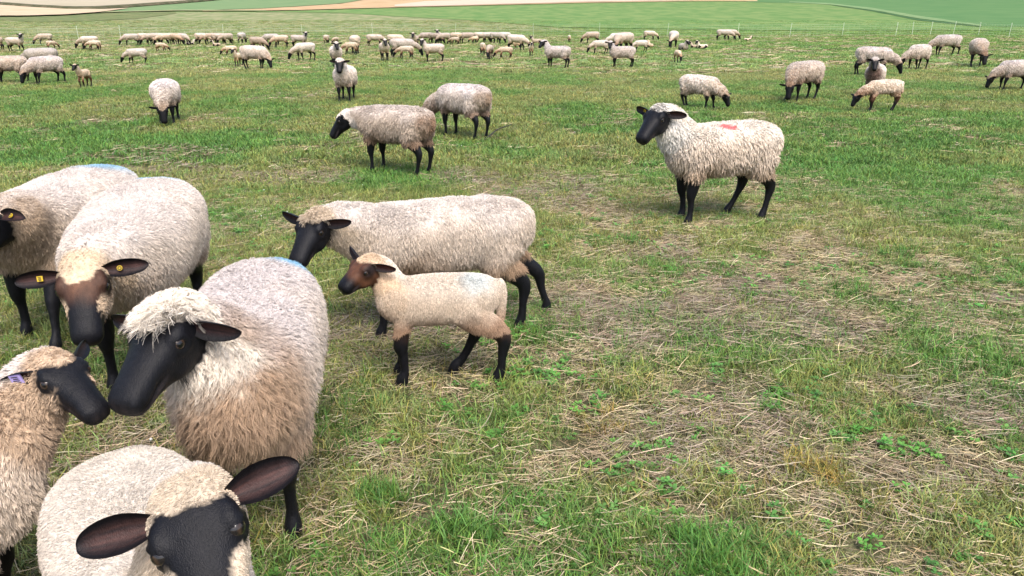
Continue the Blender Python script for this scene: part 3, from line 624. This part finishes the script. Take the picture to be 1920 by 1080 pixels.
# middle distance
x, y = scatter(90000, 7, 24); g, d, s = patch(x, y); k = RNG.random(len(x)) < .25 + .75 * g; add(GP, x[k], y[k], 8, 12, .7, 1.2, grass_tint(x[k], y[k]), .4)
x, y = scatter(36000, 7, 24); g, d, s = patch(x, y); k = RNG.random(len(x)) < .12 + .32 * s + .4 * d - .12 * g; add(SP, x[k], y[k], 6, 9, .7, 1.2, straw_tint(x[k], y[k]), .2, .004)
x, y = scatter(60000, 22, 96, wide=.74); g, d, s = patch(x, y); k = RNG.random(len(x)) < .35 + .65 * g; add(GP, x[k], y[k], 12, 15, .7, 1.2, grass_tint(x[k], y[k]), .3)
x, y = scatter(16000, 22, 66, wide=.76); g, d, s = patch(x, y); k = RNG.random(len(x)) < .15 + .4 * s; add(SP, x[k], y[k], 9, 11, .7, 1.2, straw_tint(x[k], y[k]), .2, .01)
cat_ = lambda L_, i: np.concatenate([q[i] for q in L_])
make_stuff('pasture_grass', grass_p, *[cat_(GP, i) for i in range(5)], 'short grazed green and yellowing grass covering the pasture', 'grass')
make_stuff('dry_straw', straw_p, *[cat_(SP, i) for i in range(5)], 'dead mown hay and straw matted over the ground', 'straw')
def blossom():
    V, F, C = [], [], []
    for i in range(5):
        ph = -.6 + i * .52
        for j in range(7): th = j * .8976; V.append((.008 * math.cos(ph) * math.cos(th), .008 * math.cos(ph) * math.sin(th), .05 + .008 * math.sin(ph))); C.append((1, 1, .95) if (i + j) % 2 else (.8, .78, .7))
    F = [(i * 7 + j, i * 7 + (j + 1) % 7, i * 7 + 7 + (j + 1) % 7, i * 7 + 7 + j) for i in range(4) for j in range(7)]
    V += [(-.001, 0, 0), (.001, 0, 0), (0, 0, .048)]; C += [(.25, .4, .15)] * 3; F.append((35, 36, 37)); return V, F, np.array(C)
x, y = scatter(520, 1, 12); BP = []; k = fbm(x * .5, y * .5, 95, 2) > .5; add(BP, x[k], y[k], 0, 2, .4, .75, np.full((k.sum(), 3), .62), .5)
make_stuff('white_clover_blossom', protos(2, M_STRAW, blossom), *[cat_(BP, i) for i in range(5)], 'tiny white clover blossoms dotted through the sward', 'blossoms')
make_stuff('clover', clover_p, *[cat_(CP, i) for i in range(5)], 'low clover leaves growing between the grass', 'clover')

# ------------------------------------------------------------------ the flock
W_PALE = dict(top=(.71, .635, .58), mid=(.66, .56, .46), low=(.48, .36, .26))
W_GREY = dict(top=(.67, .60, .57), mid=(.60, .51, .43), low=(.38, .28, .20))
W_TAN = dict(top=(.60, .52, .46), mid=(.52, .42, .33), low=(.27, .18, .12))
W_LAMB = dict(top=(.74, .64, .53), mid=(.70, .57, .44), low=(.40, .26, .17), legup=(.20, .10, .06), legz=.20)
BLUE, RED = (.20, .48, .68), (.85, .12, .13)
def pose(base, style, **kw):
    P = dict(base); P['style'] = style; P.update(kw); return P
def finish(o, x, y, heading, scale, label, cat='sheep', group='sheep of the flock'):
    COL.objects.link(o); o.location = (x, y, float(terrain(x, y))); o.rotation_euler = (0, 0, math.radians(heading)); o.scale = (scale,) * 3
    return tag(o, label, cat, group)
def near_sheep(P, x, y, heading, scale, label, seed, strands, length, rad, lock, voxel=.011, face=5000, tags=(), cat='sheep', curl=.25, group='sheep of the flock'):
    P['detail'] = 1; name = 'lamb' if cat == 'lamb' else 'sheep'
    o, a, geo = sheep_mesh(name, P, voxel, M_BODY); finish(o, x, y, heading, scale, label, cat, group); o['ear_len'] = P['ear']; o['ear_droop'] = P.get('droop', .12)
    for s in (1, -1): eye_part(o, a, s, P)
    fleece(o, geo, P, strands, length, rad, lock, seed, curl=curl)
    for t in tags: tag_part(o, a, *t)
    return o

def at_height(px, py, z):
    return pix(px, py, z)

# --- the near animals, each with its own pose
# shaggy ewe with the topknot, facing the lens with its head swung to its right
P = pose(ADULT, dict(W_GREY, chest=(.47, .325, .215), headwool=(.74, .66, .56)), poll=(.425, -.118, .825), yaw=-26, pitch=-29, roll=5, shag=.8, cap=1.05, topknot=1.0, headlen=1.25, ruff=.6, L=.95, W=.225, ears={1: (-.05, .9, -.15), -1: (-.1, 1, -.05)}, droop=.05, marks=[(-.40, .10, .08, .09, BLUE)], headw=1.1, head=1.08)
near_sheep(P, -.84, 2.22, 281, .94, 'shaggy ewe with brown-stained breast and white topknot, nose to nose with another', 11, 190000, .027, .0007, .008, curl=.5)
# ewe behind it, head low towards the lens, yellow tags
P = pose(ADULT, dict(W_PALE, headwool=(.50, .38, .26), brow=(.10, .047, .027), brow_to=.165), poll=(.646, -.03, .630), yaw=8, pitch=-46, roll=4, cheek=.20, head=1.05, cap=1.0, L=1.0, W=.245, ruff=.7, headlen=.5, marks=[(-.40, 0, .08, .11, BLUE)], ears={1: (-.05, 1, .0), -1: (-.05, 1, -.05)}, droop=.03, earface=(.5, 0, .8), headw=1.05)
near_sheep(P, -1.70, 3.28, 283, 1.05, 'big cream ewe with brown forehead and yellow tags in both ears', 12, 170000, .018, .0007, .006, tags=((0, M_YTAG, .36, .015, True), (1, M_YTAG, .42, .018, False)))
# ewe at its far side, head turned away
P = pose(ADULT, dict(W_PALE, chest=(.47, .35, .24)), poll=(.56, .10, .70), yaw=-26, pitch=-32, ruff=.6, L=1.0, W=.24, marks=[(-.38, 0, .13, .14, BLUE)], ears={1: (-.25, 1, .05)}, earface=(.3, 0, .9), cap=.9, feet={(0, 1): (.17, .05)})
near_sheep(P, -2.36, 3.84, 266, 1.0, 'ewe with a blue smear on its rump, head turned away behind the two-tagged ewe', 13, 120000, .020, .0008, .007, tags=((0, M_YTAG, .5, .017, True),))
# ewe standing over the lamb
P = pose(ADULT, dict(W_TAN, top=(.75, .67, .60), mid=(.68, .57, .46), low=(.45, .31, .20), headwool=(.52, .42, .31)), poll=(.66, .10, .70), yaw=58, pitch=-38, cap=.8, topknot=.3, headlen=.9, ruff=.35, L=1.0, W=.22, feet={(1, -1): (-.27, 0), (1, 1): (-.06, 0), (0, 1): (.05, 0)}, ears={1: (-.2, 1, -.05), -1: (-.15, 1, .12)}, droop=.0)
near_sheep(P, -.36, 3.66, 191, .895, 'long-fleeced ewe with black face standing behind the brown-faced lamb', 14, 160000, .025, .0008, .007)
# the lamb in the middle
P = pose(LAMB, dict(W_LAMB, brow=(.085, .036, .019), brow_to=.21, headwool=(.56, .42, .29), legup=(.13, .065, .04), legz=.27), poll=(.275, .0, .552), yaw=38, pitch=-30, head=.74, snout=.82, cap=.75, tuck=.06, tail=1, feet={(1, -1): (.13, 0), (1, 1): (-.06, 0), (0, -1): (.02, 0), (0, 1): (.0, 0)}, marks=[(-.16, .03, .07, .08, (.60, .64, .62))], ears={1: (-.6, .8, -.35), -1: (-.3, .9, .5)}, earcol=(1.6, 1.1, .9), lump=.002, parting=.5, stand=1.1, clump=.3, headw=1.15)
near_sheep(P, -.32, 3.02, 184, 1.0, 'small cream lamb with brown face and dark legs, faint blue on its rump', 15, 110000, .008, .0007, .005, voxel=.008, face=4000, cat='lamb')
# young sheep at the left edge with a lilac tag
P = pose(YOUNG, dict(W_PALE, low=(.60, .48, .37), chest=(.64, .53, .42), headwool=(.44, .32, .22)), poll=(.445, .124, .70), yaw=-53, pitch=-22, cheek=.17, cap=.9, headlen=.5, ears={1: (-.7, .7, .0), -1: (-.75, .6, -.45)}, ear=.10, droop=.2, head=.80)
near_sheep(P, -1.55, 1.45, 20, 1.0, 'young sheep with dark muzzle, brown cheek and lilac ear tag, sniffing at the shaggy ewe', 16, 80000, .020, .0009, .009, tags=((1, M_LTAG, .45, .028, False),))
# young sheep looking up at the lens, big open ears
P = pose(YOUNG, dict(W_PALE, top=(.66, .59, .51), mid=(.62, .53, .44), headwool=(.55, .45, .34)), L=.70, W=.195, top=.555, bot=.22, poll=(.340, .05, .728), yaw=-8, pitch=-36, roll=12, head=.98, eye=(.084, .0562, .0365), cheek=.22, cap=.3, headlen=.5, ears={1: (-.12, 1, .02), -1: (-.1, 1, -.06)}, earface=(.25, .1, .95), earw=.62, ear=.135, droop=.0, stand=.7, headw=1.12, feet={(0, 1): (.06, .05)})
near_sheep(P, -.82, 1.37, 308, .98, 'young cream sheep looking up with wide open dark ears', 17, 150000, .012, .0007, .005, voxel=.008, face=45000)
# ewe with the red mark on the right
P = pose(ADULT, dict(W_PALE, top=(.78, .70, .60), mid=(.72, .60, .48), low=(.48, .36, .25), headwool=(.62, .58, .52)), poll=(.54, .015, .825), yaw=32, pitch=-34, L=.86, top=.75, head=1.12, cap=.5, topknot=.6, ruff=.6, feet={(1, -1): (.17, 0), (0, -1): (-.03, 0), (0, 1): (.02, 0)}, marks=[(.06, .09, .05, .04, RED), (.02, .12, .045, .03, RED)], ears={1: (-.5, .9, -.25), -1: (-.3, 1, .1)}, clump=.75, wool_leg=.355)
near_sheep(P, 1.66, 5.9, 195, 1.04, 'woolly ewe with a red paint mark on its back and a black face', 18, 90000, .026, .0013, .013, face=2500, tags=((1, M_YTAG, .3, .02, False),))
# ewe in middle distance, head low
P = pose(ADULT, dict(W_TAN, rump=(.30, .19, .12), headwool=(.62, .56, .50)), poll=(.66, .06, .62), yaw=38, pitch=-52, cap=1.35, head=1.2, wool_leg=.355)
near_sheep(P, -1.20, 7.8, 150, .91, 'dirty tan ewe with black face and drooped head, another rump just behind it', 19, 45000, .028, .0018, .016, voxel=.013, face=0)
P = pose(ADULT, dict(W_GREY, rump=(.36, .26, .18), low=(.30, .21, .15)), poll=(.72, .1, .36), yaw=15, pitch=-70, neck_up=-.15, wool_leg=.355)
near_sheep(P, -.65, 10.2, 135, .92, 'grey ewe with soiled rump, its head hidden behind the dirty tan ewe', 20, 34000, .026, .0026, .02, voxel=.014, face=0)

# --- kinds shared by the animals farther off
KINDS = {}
def kind(key, base, style, strands, **kw):
    P = pose(base, style, lump=.010, **kw); lamb = base is LAMB
    o, a, geo = sheep_mesh('lamb' if lamb else 'sheep', P, .013 if not lamb else .011, M_FAR); ch = []
    if strands:
        h = fleece(None, geo, P, strands, .024 if not lamb else .010, .0036 if not lamb else .0025, .028, len(key) + 40); ch.append(h)
        for s in (1, -1): ch.append(eye_part(None, a, s, P))
        for c in ch: COL.objects.unlink(c)
    KINDS[key] = (o, ch)
GR = dict(neck_up=-.15, pitch=-72, wool_leg=.355)
kind('graze', ADULT, W_GREY, 16000, poll=(.71, .0, .36), yaw=3, feet={(0, 1): (.08, 0), (1, 1): (-.06, 0)}, **GR)
kind('graze_side', ADULT, W_TAN, 16000, poll=(.66, .16, .36), yaw=28, feet={(0, -1): (.10, 0), (1, 1): (.08, 0)}, **GR)
kind('graze_other', ADULT, W_PALE, 16000, poll=(.66, -.16, .36), yaw=-28, feet={(0, 1): (-.07, 0), (1, -1): (.06, 0)}, **GR)
kind('stand', ADULT, W_PALE, 16000, poll=(.60, .0, .88), yaw=0, pitch=-47, feet={(0, -1): (.06, 0)}, wool_leg=.355)
kind('stand_dark', ADULT, dict(W_PALE, chest=(.20, .13, .10)), 16000, poll=(.58, .0, .88), yaw=12, pitch=-47, feet={(0, -1): (.06, 0)}, wool_leg=.355)
kind('stand_left', ADULT, W_GREY, 16000, poll=(.52, .13, .90), yaw=75, pitch=-42, wool_leg=.355)
kind('stand_right', ADULT, W_GREY, 16000, poll=(.52, -.13, .90), yaw=-75, pitch=-42, wool_leg=.355, feet={(0, 1): (.07, 0), (1, -1): (.06, 0)})
kind('lamb_graze', LAMB, W_LAMB, 14000, poll=(.42, .0, .265), yaw=8, pitch=-66, neck_up=-.15, feet={(0, 1): (.06, 0), (1, 1): (.07, 0)}, tail=1)
kind('lamb_stand', LAMB, W_LAMB, 0, poll=(.34, .0, .62), yaw=0, pitch=-42, tail=1)
kind('lamb_side', LAMB, W_LAMB, 0, poll=(.31, .06, .62), yaw=65, pitch=-42, tail=1)
YS = dict(W_PALE)
kind('young_graze', YOUNG, YS, 14000, poll=(.55, .03, .30), yaw=10, pitch=-70, neck_up=-.15, feet={(0, 1): (.07, 0), (1, -1): (.07, 0)})
kind('lie', ADULT, W_PALE, 0, poll=(.50, .05, .52), yaw=20, pitch=-40, lying=1)
kind('lamb_lie', LAMB, W_LAMB, 0, poll=(.30, .05, .36), yaw=40, pitch=-40, lying=1)
STD = dict(graze=.80, graze_side=.80, graze_other=.80, stand=.80, stand_dark=.80, stand_left=.80, stand_right=.80, lamb_graze=.51, lamb_stand=.51, lamb_side=.51, young_graze=.64, lie=.47, lamb_lie=.26)
FR = random.Random(21)
def flock(key, px, py, top, heading, label, group, hair=False):
    """an animal whose hooves' middle is seen at (px, py) and whose back is seen at row `top`"""
    o, ch = KINDS[key]; x, y = pix(px, py); c, s = math.cos(PITCH), math.sin(PITCH); dv = -(top - 540) / FPX
    z = CAM_H + (-s + dv * c) * y / (c + dv * s); sc = float(np.clip((z - float(terrain(x, y))) / STD[key], .84, 1.14))
    q = o.copy(); finish(q, x, y, heading, sc, label, 'lamb' if 'lamb' in key else 'sheep', group)
    q.scale = (sc * FR.uniform(.93, 1.06), sc * FR.uniform(.92, 1.1), sc)
    if hair:
        for k in ch: r = k.copy(); COL.objects.link(r); r.parent = q
    return q
MG, FG, RG, LG = 'sheep in the middle of the pasture', 'sheep in the far line of the flock', 'sheep grazing off to the right of the flock', 'sheep bunched off to the left of the flock'
A = flock
A('stand', 650, 190, 120, 274, 'pale ewe with black face walking straight out of the flock', MG, True)
A('stand', 632, 125, 92, 287, 'ewe facing out right behind the pale walking ewe', MG, True)
A('graze', 318, 230, 160, 288, 'clean cream sheep grazing alone with its head down', MG, True)
A('young_graze', 1307, 203, 139, 314, 'tan sheep grazing above the ewe with the red mark', MG, True)
A('graze_side', 1502, 190, 111, 216, 'pale sheep grazing alone beside the ewe with raised black face', RG, True)
A('graze', 1632, 143, 85, 340, 'sheep grazing directly behind the ewe with raised black face', RG, True)
A('stand_dark', 1634, 183, 122, 240, 'ewe with raised black face and dark breast, a lamb grazing before it', RG, True)
A('lamb_graze', 1652, 211, 147, 187, 'cream lamb grazing in front of the ewe with raised black face', RG, True)
A('graze_other', 1718, 132, 81, 215, 'sheep grazing nose down with another sheep overlapping behind it', RG, True)
A('graze', 1772, 104, 63, 190, 'sheep grazing side on nearest the net fence posts', RG, True)
A('graze_side', 1828, 124, 69, 240, 'grey fleeced sheep grazing towards the foreground by the net fence', RG, True)
A('graze', 1897, 171, 116, 187, 'sheep grazing at the pasture edge with half its body cut off', RG, True)
# bunch at the left
A('stand_right', 32, 98, 68, 352, 'sheep standing side on with its black head turned to look out', LG)
A('graze', -8, 95, 68, 180, 'sheep behind the tail of the side-on standing sheep', LG)
A('graze_side', 87, 85, 68, 195, 'small grey sheep grazing close to the left stretch of net fence', LG)
A('lamb_graze', 98, 93, 77, 60, 'cream lamb showing its back over the bunched ewes', LG)
A('graze_other', 84, 136, 87, 196, 'broad pale ewe behind two other grazing ewes', LG)
A('graze', 93, 158, 103, 244, 'grazing ewe facing out with its black face in the grass', LG, True)
A('graze_side', 26, 157, 102, 186, 'ewe grazing side on with its head out of sight', LG, True)
A('lamb_stand', 161, 165, 133, 272, 'lone lamb standing square and staring, dark face', LG)
A('graze', 170, 93, 70, 184, 'ewe grazing behind a cream lamb near the fence', LG)
A('lamb_graze', 179, 95, 75, 190, 'cream lamb grazing half in front of a ewe by the fence', LG)
A('young_graze', 260, 121, 92, 186, 'lone cream young sheep grazing to the left in open grass', LG)
A('lamb_graze', 303, 98, 84, 355, 'small tan lamb grazing just below the far row', LG)
# packed far row
ROW = 'adult sheep with its head down in the packed far row'
for (px, py, tp, hd, kd_) in [(248, 86, 65, 215, 'graze'), (273, 85, 67, 350, 'graze'), (288, 85, 68, 200, 'graze_side'), (297, 84, 69, 10, 'graze_other'), (313, 85, 71, 215, 'graze'), (329, 85, 70, 320, 'graze_side'), (344, 85, 71, 330, 'graze'),
                              (380, 84, 69, 350, 'graze'), (396, 84, 67, 190, 'graze_side'), (412, 84, 70, 20, 'graze'), (427, 84, 72, 240, 'graze_other'), (510, 86, 64, 195, 'graze'), (528, 90, 65, 190, 'graze_side'),
                              (800, 82, 65, 200, 'graze'), (815, 83, 65, 330, 'graze_side'), (834, 83, 65, 220, 'graze'), (855, 82, 61, 150, 'graze_other'), (876, 82, 67, 190, 'graze'), (901, 81, 67, 10, 'graze_side'), (916, 81, 70, 180, 'graze'), (931, 82, 65, 345, 'graze_other'), (945, 81, 64, 20, 'graze')]:
    A(kd_, px, py, tp, hd, ROW, 'packed far row of sheep')
for (px, py, tp, hd) in [(853, 84, 69, 180), (890, 82, 71, 200)]: A('lamb_graze', px, py, tp, hd, 'pale lamb tucked among the adults of the packed far row', 'lambs in the far row')
A('lamb_lie', 357, 85, 80, 0, 'dark lamb lying at the end of the far row', FG)
A('lamb_lie', 407, 87, 80, 180, 'white lamb lying flat before the far row', FG)
A('graze', 455, 82, 66, 90, 'sheep seen from behind, round pale rump, standing clear', FG)
A('lamb_graze', 434, 106, 85, 186, 'cream lamb grazing towards the left beside a big tan ewe', FG)
A('lamb_stand', 448, 124, 98, 262, 'lamb standing at the hip of the big tan grazing ewe', FG)
A('graze_other', 479, 130, 83, 345, 'big tan ewe grazing to the right with a lamb at its hip', FG, True)
A('graze', 484, 96, 70, 340, 'grey ewe grazing behind the big tan ewe', FG)
A('stand_right', 562, 90, 66, 352, 'ewe at the end of a far group, head raised and turned', FG)
A('graze_other', 574, 114, 79, 232, 'pale ewe grazing towards the lower left on its own', FG)
A('young_graze', 613, 82, 67, 90, 'small round sheep seen from behind', FG)
A('lamb_graze', 630, 83, 73, 250, 'tiny lamb grazing beside a small round sheep', FG)
A('lamb_graze', 659, 103, 78, 186, 'cream lamb grazing in front of a large grey ewe', FG)
A('graze', 667, 100, 64, 100, 'large grey ewe seen from behind over a cream lamb', FG)
A('graze_side', 703, 88, 70, 5, 'pale young ewe grazing between two bigger groups', FG)
A('stand', 722, 115, 82, 284, 'ewe facing out with ears level, long black face', FG)
A('graze', 755, 108, 70, 10, 'broad grey ewe grazing behind the ewe with level ears', FG)
A('graze_other', 742, 90, 63, 350, 'pale ewe farthest back in its knot of sheep', FG)
A('lamb_graze', 762, 111, 85, 184, 'yellowish lamb grazing below a broad grey ewe', FG)
A('stand', 778, 91, 68, 270, 'pale ewe standing square on in front of the far row', FG)
A('stand_left', 814, 118, 85, 190, 'pale young ewe standing side on, black head turned out', FG)
A('stand', 822, 80, 66, 270, 'ewe lifting its black head above the far row', FG)
A('lamb_graze', 905, 103, 79, 100, 'grey lamb standing behind a white-backed lamb', FG)
A('lamb_graze', 918, 111, 83, 262, 'white-backed lamb grazing straight on', FG)
A('lamb_graze', 948, 111, 87, 186, 'tan lamb with pink shoulder grazing to the left', FG)
A('lamb_graze', 961, 93, 77, 352, 'small lamb grazing at the heels of a big ewe', FG)
A('graze', 968, 96, 63, 340, 'big ewe closing the end of the far row', FG)
A('lamb_stand', 996, 104, 84, 272, 'lamb with dark brown face standing square on', FG)
A('lamb_side', 1006, 90, 72, 180, 'pale lamb standing behind the dark brown faced lamb', FG)
A('stand_left', 1045, 128, 84, 152, 'grey ewe turned away with black head in profile', FG, True)
A('lamb_graze', 1067, 79, 65, 90, 'tiny white lamb alone by the fence', FG)
A('graze', 1110, 82, 58, 188, 'dark grey sheep grazing behind a cream young sheep', FG)
A('young_graze', 1125, 102, 74, 186, 'cream young sheep grazing left of the ewe with raised ears', FG)
A('stand_left', 1166, 127, 86, 186, 'cream ewe standing side on with its black face to the front', FG, True)
A('graze_side', 1168, 100, 58, 225, 'large pale ewe grazing behind the cream ewe with front-turned face', FG)
A('graze_other', 1158, 92, 60, 215, 'ewe half hidden behind a large pale ewe', FG)
A('young_graze', 1201, 98, 75, 188, 'young sheep grazing at the rump of the cream ewe', FG)
A('lamb_lie', 1219, 90, 80, 100, 'white lamb lying with its dark head up', FG)
A('graze', 1217, 76, 57, 350, 'small grey sheep grazing apart near the fence', FG)
A('graze_other', 1262, 90, 56, 262, 'tall pale ewe grazing straight on over a resting ewe', FG)
A('lie', 1281, 95, 79, 275, 'ewe lying down with its black face raised', FG)
A('lamb_lie', 1303, 91, 82, 170, 'white lamb lying beside the resting ewe', FG)
A('lamb_lie', 1317, 92, 81, 190, 'brown-headed lamb lying at the end of the resting group', FG)
A('lamb_graze', 1270, 117, 93, 276, 'slim lamb grazing straight on below the resting ewe', FG)
A('graze', 1356, 76, 54, 350, 'sheep of a close pair grazing near the fence, the fuller one', FG)
A('graze_side', 1368, 75, 54, 345, 'sheep of a close pair grazing near the fence, mostly hidden', FG)
A('lamb_lie', 1401, 77, 72, 0, 'small lamb lying flat near a fence post', FG)

# ------------------------------------------------------------------ a stick in the grass
def stick():
    a, b = np.array((*pix(907, 268), .03)), np.array((*pix(958, 246), .10)); n = 9; t = np.linspace(0, 1, n)[:, None]; C = a + (b - a) * t + np.array([0, 0, .03]) * np.sin(t * 3.1) + np.array([.01, 0, 0]) * np.sin(t * 9)
    C[:, 2] += terrain(C[:, 0], C[:, 1]); tg = unit(np.gradient(C, axis=0)); s1 = unit(np.cross(tg, (0, 0, 1.))); u1 = np.cross(s1, tg); r = np.linspace(.011, .006, n)
    V, F = loft(C, s1, u1, r, r, r, 8, 2); return mesh_obj('stick', V, F, mat_plain('dark_wood', (.030, .024, .018), .8))
tag(stick(), 'thin dark stick lying in the grass behind the soiled rump of a grey ewe', 'stick')

# ------------------------------------------------------------------ electric net fence
M_POST, M_NET = mat_plain('white_plastic_post', (.62, .66, .52), .5), mat_plain('net_twine', (.50, .56, .42), .6)
froot = bpy.data.objects.new('net_fence', None); COL.objects.link(froot); tag(froot, 'long electric net fence on thin white posts behind the flock', 'fence')
line = [(-160, 92), (0, 89), (150, 86.5), (228, 84), (420, 78), (700, 72.5), (1000, 70.5), (1250, 71), (1383, 72.5), (1480, 71), (1579, 68), (1679, 67.5), (1710, 66.5), (1744, 65.5), (1787, 65), (1834, 66.5), (1891, 70), (1990, 76), (2100, 84)]
pts = []
for (a, b) in zip(line[:-1], line[1:]):
    qa, qb = pix(*a), pix(*b); n = max(1, int(math.dist(qa, qb) / 4.2)) if b[0] < 1480 and a[0] < 1383 or b[0] > 1891 else 1
    for i in range(n): t = i / n; pts.append((qa[0] + (qb[0] - qa[0]) * t, qa[1] + (qb[1] - qa[1]) * t, .017 if a[0] >= 1383 else .011))
froot.location = (0, 0, 0)
def rod(V, F, a, b, r):
    a, b = np.array(a, float), np.array(b, float); d = unit(b - a); s = unit(np.cross(d, (0.31, .2, .93))); u_ = np.cross(d, s); o = len(V)
    for p in (a, b):
        for j in range(4): th = j * math.pi / 2; V.append(p + (s * math.cos(th) + u_ * math.sin(th)) * r)
    F += [(o + j, o + (j + 1) % 4, o + 4 + (j + 1) % 4, o + 4 + j) for j in range(4)] + [(o + 3, o + 2, o + 1, o), (o + 4, o + 5, o + 6, o + 7)]
rf = random.Random(3); NV, NF = [], []
tops = []
for i, (x, y, pr) in enumerate(pts):
    z = float(terrain(x, y)); lx = rf.uniform(-.06, .09); V, F = [], []; rod(V, F, (x, y, z - .1), (x + lx, y, z + 1.0), pr); rod(V, F, (x + lx * .95, y, z + .98), (x + lx, y, z + 1.05), pr * 1.4)
    mesh_obj('post', V, F, M_POST, froot, smooth=False); tops.append((x, y, z, lx))
for p, q in zip(tops[:-1], tops[1:]):
    for h in (.12, .28, .44, .60, .76, .92): rod(NV, NF, (p[0] + p[3] * h, p[1], p[2] + h), (q[0] + q[3] * h, q[1], q[2] + h - .0), .0035)
    n = int(math.dist(p[:2], q[:2]) / .45)
    for i in range(1, n): t = i / n; x, y, z = [p[k] + (q[k] - p[k]) * t for k in range(3)]; rod(NV, NF, (x, y, z + .05), (x, y, z + .92), .0025)
mesh_obj('netting', NV, NF, M_NET, froot, smooth=False)
